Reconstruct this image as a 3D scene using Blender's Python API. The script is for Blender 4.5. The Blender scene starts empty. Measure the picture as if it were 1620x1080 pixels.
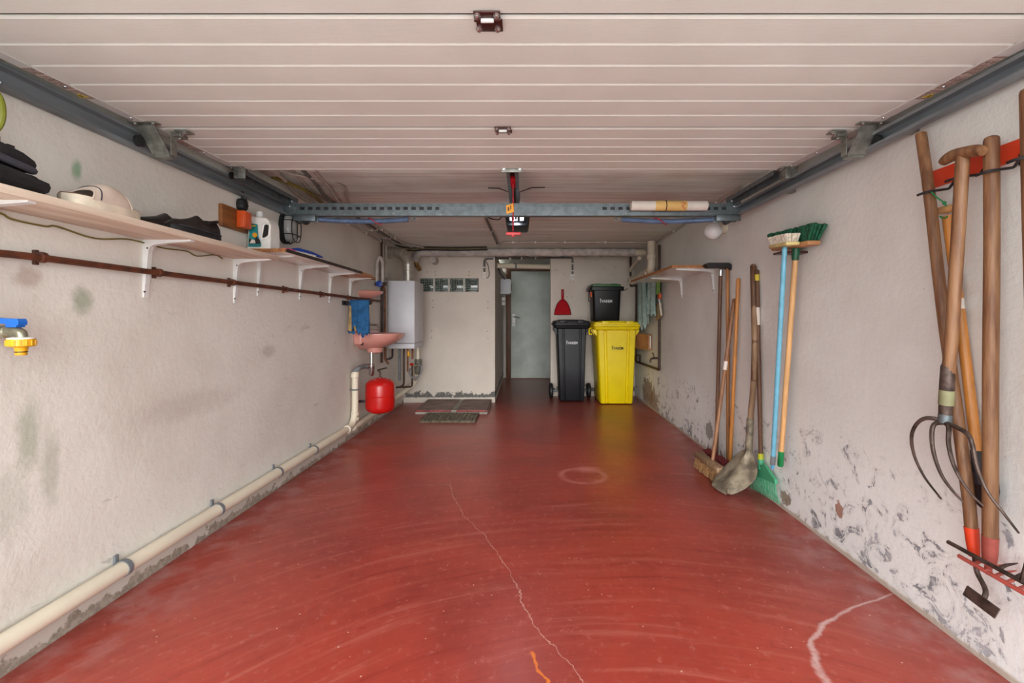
import bpy, bmesh, math, random
from mathutils import Vector, Matrix
random.seed(7)
C = bpy.context.scene.collection
SC = bpy.context.scene
PI = math.pi
# ---------------------------------------------------------------- camera, light, exposure
CX, CY, F, H = 828.0, 507.0, 720.0, 1.08      # vanishing point, focal length (1620x1080 frame), eye height
cd = bpy.data.cameras.new('camera'); cam = bpy.data.objects.new('camera', cd); C.objects.link(cam)
cam.location = (0, 0, H); cam.rotation_euler = (PI/2, 0, 0)
cd.sensor_width = 36; cd.lens = F/1620*36; cd.clip_start = .02
cd.shift_x = (810-CX)/1620; cd.shift_y = (CY-540)/1620
SC.camera = cam
w = bpy.data.worlds.new('overcast'); SC.world = w; w.use_nodes = True
w.node_tree.nodes['Background'].inputs[0].default_value = (.93, .97, 1, 1)
w.node_tree.nodes['Background'].inputs[1].default_value = 4.4
sd = bpy.data.lights.new('low_bright_sky', 'SUN'); so = bpy.data.objects.new('low_bright_sky', sd); C.objects.link(so)
sd.energy = 3.5; sd.angle = math.radians(38); sd.color = (1, .985, .96)
so.rotation_euler = (math.radians(79), 0, math.radians(0))
SC.view_settings.view_transform = 'Standard'; SC.view_settings.look = 'None'
SC.view_settings.gamma = 1; SC.view_settings.use_curve_mapping = False
SC.view_settings.exposure = 0.0
# ---------------------------------------------------------------- helpers
XL = -1.58
RA, RB = 1.417, .0275                          # right wall: X = RA + RB*Y
ZC = 2.0                                       # ceiling
V = Vector
def atY(px, py, Y): return V(((px-CX)/F*Y, Y, H+(CY-py)/F*Y))
def onZ(px, py, z=0.): return atY(px, py, F*(H-z)/(py-CY))
def onL(px, py, off=0.): return atY(px, py, (XL+off)*F/(px-CX))
def onR(px, py, off=0.): return atY(px, py, (RA-off)/((px-CX)/F-RB))
def XR(Y): return RA+RB*Y
def lin(c):
    f = lambda u: u/12.92 if u <= .04045 else ((u+.055)/1.055)**2.4
    return tuple(f(x/255) for x in c[:3])+(1,)

class MB:
    def __init__(s): s.bm = bmesh.new()
    def box(s, lo, hi, bev=0., M=None, seg=2):
        lo, hi = V(lo), V(hi); c = (lo+hi)/2; d = hi-lo
        r = bmesh.ops.create_cube(s.bm, size=1)['verts']
        for v in r: v.co = V((v.co.x*d.x, v.co.y*d.y, v.co.z*d.z))+c
        es = list({e for v in r for e in v.link_edges})
        vs = r
        if bev > 0:
            g = bmesh.ops.bevel(s.bm, geom=es, offset=min(bev, min(abs(d.x), abs(d.y), abs(d.z))*.49), segments=seg, affect='EDGES', profile=.5)
            vs = list({v for f in g['faces'] for v in f.verts} | {v for v in r if v.is_valid})
        if M is not None:
            for v in set(vs): v.co = M @ v.co
        return s
    def ring(s, pts): return [s.bm.verts.new(p) for p in pts]
    def bridge(s, a, b, closed=True):
        n = len(a)
        for i in range(n if closed else n-1):
            j = (i+1) % n
            try: s.bm.faces.new((a[i], a[j], b[j], b[i]))
            except ValueError: pass
    def loft(s, rings, cap0=True, cap1=True):
        R = [s.ring(r) for r in rings]
        for a, b in zip(R, R[1:]): s.bridge(a, b)
        if cap0: s.bm.faces.new(list(reversed(R[0])))
        if cap1: s.bm.faces.new(R[-1])
        return s
    def tube(s, pts, r, seg=10, flat=1.0, cap=True):
        pts = [V(p) for p in pts]; n = len(pts)
        rs = list(r) if isinstance(r, (list, tuple)) else [r]*n
        T = []
        for i in range(n):
            a = pts[max(i-1, 0)]; b = pts[min(i+1, n-1)]
            t = b-a
            if i > 0 and i < n-1:
                t = (pts[i]-pts[i-1]).normalized()+(pts[i+1]-pts[i]).normalized()
            T.append(t.normalized() if t.length > 1e-9 else V((0, 0, 1)))
        up = V((0, 0, 1)) if abs(T[0].z) < .9 else V((0, 1, 0))
        u = T[0].cross(up).normalized()
        rings = []
        for i in range(n):
            u = (u-T[i]*u.dot(T[i])).normalized(); q = T[i].cross(u)
            rings.append([pts[i]+u*(rs[i]*math.cos(2*PI*k/seg))+q*(rs[i]*flat*math.sin(2*PI*k/seg)) for k in range(seg)])
        return s.loft(rings, cap, cap)
    def lathe(s, p0, d, prof, seg=24):
        p0, d = V(p0), V(d).normalized()
        up = V((0, 0, 1)) if abs(d.z) < .9 else V((0, 1, 0))
        u = d.cross(up).normalized(); q = d.cross(u)
        rings = [[p0+d*t+u*(max(r, 1e-5)*math.cos(2*PI*k/seg))+q*(max(r, 1e-5)*math.sin(2*PI*k/seg)) for k in range(seg)] for r, t in prof]
        return s.loft(rings)
    def prism(s, poly, ext):
        ext = V(ext); poly = [V(p) for p in poly]
        return s.loft([poly, [p+ext for p in poly]])
    def strip(s, rows, th):
        """grid of points -> shell with thickness vector th"""
        A = [s.ring([V(p) for p in r]) for r in rows]; B = [s.ring([V(p)+V(th) for p in r]) for r in rows]
        for X in (A, B):
            for a, b in zip(X, X[1:]): s.bridge(a, b, False)
        n = len(rows[0])-1
        for i in range(len(rows)-1):
            for c in (0, n): s.bm.faces.new((A[i][c], A[i+1][c], B[i+1][c], B[i][c]))
        for i in (0, len(rows)-1):
            for c in range(n): s.bm.faces.new((A[i][c], A[i][c+1], B[i][c+1], B[i][c]))
        return s
    def sphere(s, c, r, sc=(1, 1, 1), u=20, v=12):
        g = bmesh.ops.create_uvsphere(s.bm, u_segments=u, v_segments=v, radius=r)['verts']
        for x in g: x.co = V((x.co.x*sc[0], x.co.y*sc[1], x.co.z*sc[2]))+V(c)
        return s
    def build(s, name, mat, off, smooth=True, ang=35):
        for v in s.bm.verts: v.co -= off
        bmesh.ops.recalc_face_normals(s.bm, faces=s.bm.faces[:])
        if smooth:
            a = math.radians(ang)
            for f in s.bm.faces: f.smooth = True
            for e in s.bm.edges:
                if len(e.link_faces) == 2 and e.calc_face_angle(0) > a: e.smooth = False
        me = bpy.data.meshes.new(name); s.bm.to_mesh(me); s.bm.free()
        me.materials.append(mat)
        return me
def fillet(pts, rad, n=5):
    pts = [V(p) for p in pts]; out = [pts[0]]
    for a, b, c in zip(pts, pts[1:], pts[2:]):
        d0 = (a-b); d1 = (c-b); r = min(rad, d0.length*.48, d1.length*.48)
        p, q = b+d0.normalized()*r, b+d1.normalized()*r
        for i in range(n+1):
            t = i/n; out.append(p*(1-t)**2+b*2*t*(1-t)+q*t*t)
    out.append(pts[-1]); return out
def smoothpath(pts, n=6):
    pts = [V(p) for p in pts]; P = [pts[0]*2-pts[1]]+pts+[pts[-1]*2-pts[-2]]; out = []
    for i in range(1, len(P)-2):
        for k in range(n):
            t = k/n; a, b, c, d = P[i-1:i+3]
            out.append(.5*((2*b)+(c-a)*t+(2*a-5*b+4*c-d)*t*t+(3*b-a-3*c+d)*t**3))
    out.append(pts[-1]); return out
def tag(o, label=None, cat=None, group=None, kind=None):
    if label: o['label'] = label
    if cat: o['category'] = cat
    if group: o['group'] = group
    if kind: o['kind'] = kind
    return o
def thing(name, label, cat, loc, group=None):
    o = bpy.data.objects.new(name, None); C.objects.link(o); o.location = V(loc); o.empty_display_size = .05
    return tag(o, label, cat, group)
def rootloc(o):
    while o.parent: o = o.parent
    return V(o.location)
def part(name, mb, mat, parent, label=None, kind=None, smooth=True, ang=35):
    me = mb.build(name, mat, rootloc(parent), smooth, ang)
    o = bpy.data.objects.new(name, me); C.objects.link(o); o.parent = parent
    return tag(o, label, kind=kind)
def bounds(mb):
    cs = [v.co for v in mb.bm.verts]
    lo = V([min(c[i] for c in cs) for i in range(3)]); hi = V([max(c[i] for c in cs) for i in range(3)])
    return lo, hi
def solo(name, mb, mat, label, cat, group=None, smooth=True, ang=35, kind=None):
    lo, hi = bounds(mb); loc = V(((lo.x+hi.x)/2, (lo.y+hi.y)/2, lo.z))
    me = mb.build(name, mat, loc, smooth, ang)
    o = bpy.data.objects.new(name, me); C.objects.link(o); o.location = loc
    return tag(o, label, cat, group, kind)
def struct(name, mb, mat, parent=None, smooth=False):
    me = mb.build(name, mat, rootloc(parent) if parent else V((0, 0, 0)), smooth)
    o = bpy.data.objects.new(name, me); C.objects.link(o)
    if parent: o.parent = parent
    else: o['kind'] = 'structure'
    return o
def inst(src, parent, delta):
    """copy of a part (mesh shared) shifted by delta"""
    o = src.copy(); C.objects.link(o); o.parent = parent; o.location = V(src.location)+V(delta); return o
# ---------------------------------------------------------------- node helper
class N:
    def __init__(s, name):
        s.m = bpy.data.materials.new(name); s.m.use_nodes = True
        s.t = s.m.node_tree; s.n = s.t.nodes; s.b = s.n['Principled BSDF']; s.l = s.t.links
    def put(s, sock, v):
        if isinstance(v, bpy.types.NodeSocket): s.l.new(v, sock)
        elif v is not None:
            if sock.type == 'RGBA' and len(v) == 3: v = tuple(v)+(1,)
            sock.default_value = v
    def math(s, op, a, b=None, c=None, clamp=False):
        n = s.n.new('ShaderNodeMath'); n.operation = op; n.use_clamp = clamp
        for i, v in enumerate((a, b, c)):
            if v is not None: s.put(n.inputs[i], v)
        return n.outputs[0]
    def vm(s, op, a, b=None, c=None):
        n = s.n.new('ShaderNodeVectorMath'); n.operation = op
        for i, v in enumerate((a, b, c)):
            if v is not None: s.put(n.inputs[i], v)
        return n.outputs['Value' if op in ('LENGTH', 'DISTANCE', 'DOT_PRODUCT') else 'Vector']
    def pos(s, k='Object'): return s.n.new('ShaderNodeTexCoord').outputs[k]
    def sep(s, v):
        n = s.n.new('ShaderNodeSeparateXYZ'); s.put(n.inputs[0], v); return n.outputs
    def comb(s, x=0., y=0., z=0.):
        n = s.n.new('ShaderNodeCombineXYZ')
        for i, v in enumerate((x, y, z)): s.put(n.inputs[i], v)
        return n.outputs[0]
    def noise(s, v, scale, detail=4., rough=.55, dist=0., col=False):
        n = s.n.new('ShaderNodeTexNoise'); s.put(n.inputs['Vector'], v)
        for k, x in (('Scale', scale), ('Detail', detail), ('Roughness', rough), ('Distortion', dist)): s.put(n.inputs[k], x)
        return n.outputs['Color' if col else 'Fac']
    def voro(s, v, scale, feat='F1'):
        n = s.n.new('ShaderNodeTexVoronoi'); n.feature = feat; s.put(n.inputs['Vector'], v); s.put(n.inputs['Scale'], scale)
        return n.outputs['Distance']
    def mr(s, v, a, b, c=0., d=1., sm=True):
        n = s.n.new('ShaderNodeMapRange'); n.interpolation_type = 'SMOOTHSTEP' if sm else 'LINEAR'; n.clamp = True
        for i, x in enumerate((v, a, b, c, d)): s.put(n.inputs[i], x)
        return n.outputs[0]
    def ramp(s, f, stops):
        n = s.n.new('ShaderNodeValToRGB'); s.put(n.inputs[0], f); e = n.color_ramp.elements
        while len(e) < len(stops): e.new(.5)
        for x, (p, v) in zip(e, stops):
            x.position = p; x.color = (v, v, v, 1) if isinstance(v, (int, float)) else (tuple(v)+(1,))[:4]
        return n.outputs[0]
    def mix(s, f, a, b, mode='MIX'):
        n = s.n.new('ShaderNodeMix'); n.data_type = 'RGBA'; n.blend_type = mode
        s.put(n.inputs[0], f); s.put(n.inputs[6], a); s.put(n.inputs[7], b); return n.outputs[2]
    def bump(s, h, strength=.3, dist=.01):
        n = s.n.new('ShaderNodeBump'); s.put(n.inputs['Height'], h); n.inputs['Strength'].default_value = strength; n.inputs['Distance'].default_value = dist
        s.l.new(n.outputs[0], s.b.inputs['Normal'])
    def out(s, col=None, rough=None, metal=None, **kw):
        s.put(s.b.inputs['Base Color'], col); s.put(s.b.inputs['Roughness'], rough); s.put(s.b.inputs['Metallic'], metal)
        for k, v in kw.items(): s.put(s.b.inputs[k.replace('_', ' ')], v)
        return s.m
    def blob(s, yz, c, r, edge=.5, ns=None, amt=.6):
        """soft patch in the (Y,Z) plane of a side wall, ragged by noise ns"""
        d = s.vm('SUBTRACT', yz, (0, c[0], c[1])); d = s.vm('MULTIPLY', d, (0, 1/r[0], 1/r[1])); L = s.vm('LENGTH', d)
        if ns is not None: L = s.math('ADD', L, s.math('MULTIPLY', s.math('SUBTRACT', ns, .5), amt*2))
        return s.mr(L, 1.0, edge, 0, 1)
def mat(name, col, rough=.6, metal=0., var=.12, vs=12., bump=0., bs=80., stretch=(1, 1, 1), col2=None, **kw):
    n = N(name); p = n.vm('MULTIPLY', n.pos(), stretch)
    f = n.noise(p, vs, 5)
    a = lin(col); b = lin(col2) if col2 else tuple(x*(1-var*2.2) for x in a[:3])+(1,)
    c = n.mix(n.mr(f, .35, .68), a, b)
    if bump: n.bump(n.noise(p, bs, 4), bump, .004)
    return n.out(c, n.math('ADD', n.math('MULTIPLY', f, .15), rough-.07), metal, **kw)
# ---------------------------------------------------------------- plain materials
m_steel = mat('galvanised_steel', (124, 134, 138), .42, .7, .12, 25)
m_steel_d = mat('zinc_bracket', (158, 160, 152), .4, .7, .2, 30)
m_track = mat('track_steel', (142, 150, 155), .42, .35, .2, 6, stretch=(1, .3, 4))
m_screw = mat('bright_screw', (205, 205, 205), .25, .9)
m_dark = mat('black_rubber', (24, 24, 26), .55, 0, .1)
m_black = mat('black_plastic', (18, 19, 21), .42, 0, .1, 6, Specular_IOR_Level=.3)
m_char = mat('charcoal_plastic', (29, 31, 36), .42, 0, .1, 6, Specular_IOR_Level=.3)
m_yellow = mat('yellow_plastic', (246, 220, 4), .38, 0, .03, 6)
m_greenlid = mat('green_plastic', (48, 104, 52), .45)
m_white = mat('white_enamel', (226, 226, 224), .3, 0, .03)
m_whitep = mat('white_plastic', (240, 238, 232), .4, 0, .04)
m_boiler = mat('boiler_enamel', (214, 216, 222), .42, 0, .02)
m_cream = mat('cream_pvc', (230, 220, 198), .42, 0, .05, 3)
m_pvcgrey = mat('grey_pvc', (120, 124, 128), .45)
m_rust = mat('rusty_pipe', (112, 62, 38), .6, .2, .25, 18, .2, col2=(72, 44, 32))
m_brownpipe = mat('brown_pipe', (74, 52, 42), .55, .1, .2, 20)
m_copper = mat('copper_pipe', (150, 92, 62), .4, .6, .25, 20)
m_chrome = mat('chrome', (200, 200, 198), .18, .95, .05)
m_pink = mat('pink_ceramic', (216, 152, 140), .16, 0, .04, 5)
m_red = mat('red_enamel', (196, 22, 18), .3, 0, .05)
m_redp = mat('red_plastic', (176, 14, 28), .75, 0, .05, Specular_IOR_Level=.2)
m_orange = mat('orange_red_paint', (222, 66, 30), .42, 0, .08)
m_orangebox = mat('orange_plastic', (216, 84, 24), .45, 0, .08)
m_tagorange = mat('orange_tag', (236, 160, 20), .5, 0, .05)
m_bluehandle = mat('blue_handle', (30, 104, 196), .35)
m_yelconn = mat('yellow_connector', (240, 176, 20), .38)
m_brass = mat('dull_brass', (160, 156, 134), .35, .7, .2, 20)
m_toolwood = mat('old_tool_wood', (144, 104, 70), .5, 0, .25, 9, .25, 60, (6, 6, .5), col2=(104, 66, 40))
m_darkwood = mat('dark_tool_wood', (112, 78, 54), .5, 0, .25, 9, .2, 60, (6, 6, .5), col2=(82, 54, 36))
m_orwood = mat('varnished_wood', (204, 134, 62), .35, 0, .12, 9, .1, 60, (6, 6, .5))
m_palewood = mat('pale_wood', (222, 170, 112), .45, 0, .12, 9, .1, 60, (6, 6, .5))
m_greywood = mat('weathered_wood', (156, 126, 96), .6, 0, .2, 9, .3, 60, (6, 6, .5), col2=(122, 94, 68))
m_bluepole = mat('blue_pole', (110, 178, 204), .35, 0, .08, 20)
m_shelfw = mat('whitewashed_plank', (226, 210, 192), .55, 0, .08, 5, .15, 40, (4, .4, 4), col2=(206, 184, 162))
m_chip = mat('chipboard_edge', (186, 122, 66), .6, 0, .3, 120)
m_melamine = mat('white_melamine', (226, 218, 210), .12, 0, .03)
m_brownedge = mat('dark_edge', (52, 40, 36), .4)
m_plaque = mat('brown_plaque', (146, 90, 44), .5, 0, .2, 6, .2, 40, (1, 1, 6))
m_iron = mat('aged_iron', (96, 80, 72), .5, .55, .3, 30, .3, 90)
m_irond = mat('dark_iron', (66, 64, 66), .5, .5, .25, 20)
m_bladedirt = mat('muddy_steel', (158, 146, 124), .6, .3, .3, 14, .3, 60, col2=(104, 94, 80))
m_greenrake = mat('green_rake_plastic', (78, 178, 130), .42, 0, .06)
m_greencap = mat('green_cap', (22, 134, 74), .4)
m_greenbr = mat('green_bristle', (16, 98, 66), .6, 0, .3, 60)
m_whitebr = mat('white_bristle', (226, 214, 196), .7, 0, .15, 60)
m_brownbr = mat('natural_bristle', (166, 124, 80), .75, 0, .25, 60)
m_maroonbr = mat('maroon_bristle', (118, 36, 40), .7, 0, .25, 60)
m_teal = mat('teal_cloth', (176, 208, 202), .9, 0, .15, 20, .5, 200)
m_bluecloth = mat('blue_cloth', (38, 100, 152), .9, 0, .2, 25, .5, 200)
m_beigecloth = mat('beige_cloth', (188, 160, 110), .9, 0, .2, 25, .5, 200)
m_lime = mat('lime_cloth', (140, 200, 96), .8, 0, .15, 20)
m_blackcloth = mat('black_cloth', (34, 33, 36), .85, 0, .3, 14, .5, 60)
m_greycloth = mat('grey_trim', (62, 64, 74), .8, 0, .2, 14)
m_leather = mat('black_leather', (32, 29, 28), .4, 0, .25, 20, .2, 60)
m_clog = mat('white_clog_leather', (222, 204, 188), .5, 0, .08, 10)
m_sole = mat('cream_sole', (238, 226, 204), .6, 0, .1, 14)
m_insole = mat('brown_insole', (104, 64, 34), .7)
m_green_label = mat('teal_label', (34, 138, 140), .45)
m_yl = mat('label_yellow', (216, 196, 60), .5)
m_paper = mat('white_paper', (232, 222, 212), .7, 0, .04)
m_paperw = mat('bright_plate', (250, 250, 246), .4, 0, .01)
m_kraft = mat('orange_paper', (232, 190, 116), .7, 0, .06)
m_card = mat('cardboard', (174, 124, 78), .75, 0, .12)
m_spring = mat('blue_spring', (104, 126, 158), .4, .3, .1)
m_wirebrown = mat('cable_olive', (126, 112, 50), .6)
m_cable = mat('black_cable', (34, 32, 32), .5)
m_conduit = mat('grey_conduit', (112, 110, 106), .5, .1, .15)
m_whiteconduit = mat('pale_conduit', (190, 182, 172), .5, 0, .12)
m_lag = mat('painted_lagging', (204, 196, 190), .7, 0, .15, 14, .6, 30)
m_flue = mat('flue_aluminium', (196, 190, 180), .34, .6, .1, 20)
m_door = mat('grey_door_paint', (204, 212, 204), .5, 0, .08, 4)
m_doorframe = mat('brown_door_frame', (112, 68, 40), .5, 0, .2, 6, .1, 40, (8, 8, .6))
m_brownhinge = mat('brown_hinge', (86, 50, 44), .3, .5, .1)
m_slab = mat('worn_slab', (134, 108, 100), .6, 0, .25, 9, .3, 60, col2=(104, 84, 80))
m_slabred = mat('red_slab_edge', (150, 62, 58), .6, 0, .25, 20)
m_concrete = mat('pale_concrete', (168, 164, 152), .8, 0, .15, 10, .3, 60)
m_grate = mat('rusty_grate', (104, 92, 72), .6, .2, .3, 40)
m_pink2 = mat('pink_sponge', (232, 96, 150), .8)
m_bluebrush = mat('blue_brush', (36, 74, 170), .4)
m_driveway = mat('driveway_concrete', (204, 202, 196), .85, 0, .15, 3, .3, 60)
m_redcord = mat('red_cord', (178, 30, 44), .5)
m_redhandle = mat('red_pull_handle', (214, 70, 74), .4)
m_glassclear = N('lamp_glass'); m_glassclear = m_glassclear.out((.86, .88, .86), .12, 0, Transmission_Weight=.55, IOR=1.4)
m_globe = N('opal_globe'); m_globe = m_globe.out((.86, .86, .85), .12, 0, Transmission_Weight=.12)
n = N('opener_lamp'); n.put(n.b.inputs['Emission Color'], (.80, .84, 1, 1)); n.put(n.b.inputs['Emission Strength'], 3.5); m_lens = n.out((.8, .82, .9), .3)
n = N('glass_block'); p = n.pos(); f = n.noise(p, 14, 2)
m_gblock = n.out(n.mix(f, (.03, .045, .04), (.10, .14, .12)), .06, 0, Transmission_Weight=.35, IOR=1.45)
m_grib = mat('glass_rib', (150, 160, 150), .15, 0, .3, 30)
m_mortar = mat('white_mortar', (206, 200, 190), .8)
# ---------------------------------------------------------------- surfaces of the room
def plaster(name, base, dark, feat):
    n = N(name); p = n.pos(); s = n.sep(p); z = s[2]
    big = n.noise(p, 1.3, 5, .6); fine = n.noise(p, 38, 6, .65); mid = n.noise(p, 7, 6, .6, .4)
    c = n.mix(n.mr(big, .38, .72), lin(base), lin(dark))
    spk = n.mr(n.noise(p, 70, 3, .7), .70, .76)
    c = n.mix(n.math('MULTIPLY', spk, n.mr(big, .4, .65, .2, .7)), c, lin((112, 100, 90)))
    h = n.math('ADD', n.math('MULTIPLY', fine, .6), n.math('MULTIPLY', mid, .8))
    c, h = feat(n, p, z, c, h, big, mid, fine)
    n.bump(h, .42, .012)
    return n.out(c, .85)
def f_left(n, p, z, c, h, big, mid, fine):
    rag = n.noise(p, 22, 7, .68)
    def bl(px, py, rx, ry, col, amt):
        nonlocal c
        q = onL(px, py); dy = q.y/(CX-px)
        k = n.blob(p, (q.y, q.z), (rx*dy, ry*q.y/F), .25, rag, .5)
        c = n.mix(n.math('MULTIPLY', k, amt), c, lin(col))
    bl(122, 270, 12, 22, (120, 160, 124), .8)
    bl(130, 476, 24, 32, (150, 162, 138), .75)
    bl(45, 690, 26, 85, (160, 170, 146), .6)
    bl(80, 740, 22, 90, (166, 172, 154), .5)
    bl(45, 438, 34, 26, (150, 112, 90), .45)
    bl(10, 800, 60, 90, (190, 192, 178), .5)
    bl(425, 555, 16, 14, (140, 130, 116), .35)
    bl(300, 640, 120, 30, (186, 176, 166), .4)
    # damp mortar line at the foot of the wall
    e = n.math('ADD', z, n.math('MULTIPLY', n.math('SUBTRACT', n.noise(p, 11, 8, .68), .5), .22))
    k = n.mr(e, .034, .026)
    c = n.mix(k, c, n.mix(n.mr(fine, .4, .6), lin((96, 88, 76)), lin((160, 150, 136))))
    k2 = n.mr(e, .15, .08); c = n.mix(n.math('MULTIPLY', k2, .45), c, lin((184, 172, 156)))
    h = n.math('SUBTRACT', h, n.math('MULTIPLY', k, .5))
    sc = n.vm('MULTIPLY', p, (1, 1.3, 5)); s1 = n.mr(n.noise(sc, 3.2, 8, .6, .6), .66, .69)
    c = n.mix(n.math('MULTIPLY', n.math('MULTIPLY', s1, n.mr(z, 1.2, .9)), .35), c, lin((130, 118, 108)))
    return c, h
def f_right(n, p, z, c, h, big, mid, fine):
    q = n.vm('MULTIPLY', p, (1, 1.2, 1.2))
    f = n.noise(q, 7.5, 9, .66, 1.4)
    g = n.math('ADD', f, n.math('SUBTRACT', n.ramp(n.math('DIVIDE', z, 1.0), [(0, .235), (.04, .235), (.10, .19), (.3, .175), (.46, .17), (.56, .10), (.7, .04), (1, 0.)]), .15))
    k = n.math('MULTIPLY', n.mr(g, .612, .624), n.mr(n.noise(p, 30, 6, .7, .6), .42, .5))
    halo = n.mr(g, .53, .60)
    c = n.mix(n.mr(z, .85, .3, 0, .85), c, lin((248, 251, 248)))  # lower wall painted whiter, for the strong light there and against red bounce
    c = n.mix(n.math('MULTIPLY', halo, .30), c, lin((208, 206, 204)))
    c = n.mix(n.math('MULTIPLY', k, n.mr(fine, .25, .5, .55, 1)), c, n.mix(n.mr(mid, .38, .6), lin((132, 134, 138)), lin((186, 187, 190))))
    rag = n.noise(p, 20, 8, .68, .5)
    def bl(px, py, rx, ry, col, amt, edge=.85, rg=1.6):
        nonlocal c, h
        w_ = onR(px, py); dy = w_.y/(px-CX)
        b = n.blob(p, (w_.y, w_.z), (rx*dy, ry*w_.y/F), edge, rag, rg)
        c = n.mix(n.math('MULTIPLY', b, amt), c, lin(col)); h = n.math('SUBTRACT', h, n.math('MULTIPLY', b, .5))
    bl(1024, 620, 9, 22, (138, 112, 86), .8)
    bl(1034, 634, 8, 20, (150, 124, 96), .8)
    bl(1122, 681, 7, 14, (150, 148, 142), .85, .9, .6)
    bl(1328, 805, 7, 14, (170, 120, 96), .9)
    bl(1242, 788, 9, 10, (150, 132, 112), .9, .8)
    # limewash edge where the wall meets the floor
    e = n.math('ADD', z, n.math('MULTIPLY', n.math('SUBTRACT', mid, .5), .05))
    c = n.mix(n.mr(e, .03, .012), c, lin((196, 184, 168)))
    h = n.math('SUBTRACT', h, n.math('MULTIPLY', k, .7))
    return c, h
def f_back(n, p, z, c, h, big, mid, fine):
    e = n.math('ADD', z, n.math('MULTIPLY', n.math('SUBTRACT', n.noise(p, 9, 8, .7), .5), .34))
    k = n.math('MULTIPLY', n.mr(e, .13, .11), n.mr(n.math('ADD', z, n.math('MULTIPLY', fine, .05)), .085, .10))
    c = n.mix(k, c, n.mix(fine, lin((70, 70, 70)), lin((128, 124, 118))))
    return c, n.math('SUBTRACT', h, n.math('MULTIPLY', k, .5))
def f_none(n, p, z, c, h, big, mid, fine): return c, h
m_wl = plaster('plaster_left', (230, 227, 218), (215, 209, 199), f_left)
m_wr = plaster('plaster_right', (230, 230, 225), (217, 214, 208), f_right)
m_wb = plaster('plaster_back', (218, 208, 196), (204, 194, 182), f_back)
m_wh = plaster('plaster_hall', (206, 200, 190), (188, 182, 172), f_none)
# ceiling: shuttering-board concrete, painted
n = N('ceiling_concrete'); p = n.pos(); q = n.vm('MULTIPLY', p, (.25, 5, 1))
a = n.noise(q, 5, 7, .6); b = n.noise(p, 2.2, 5); s = n.sep(p)
bo = n.math('FRACT', n.math('DIVIDE', s[1], .145)); ln = n.mr(n.math('ABSOLUTE', n.math('SUBTRACT', bo, .5)), .47, .49)
c = n.mix(n.mr(a, .35, .7), lin((230, 236, 230)), lin((208, 210, 202)))
c = n.mix(n.math('MULTIPLY', n.mr(b, .5, .75), .3), c, lin((168, 150, 140)))
n.bump(n.math('ADD', n.math('MULTIPLY', a, .8), n.math('MULTIPLY', ln, .25)), .4, .012)
m_ceil = n.out(c, .85)
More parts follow.
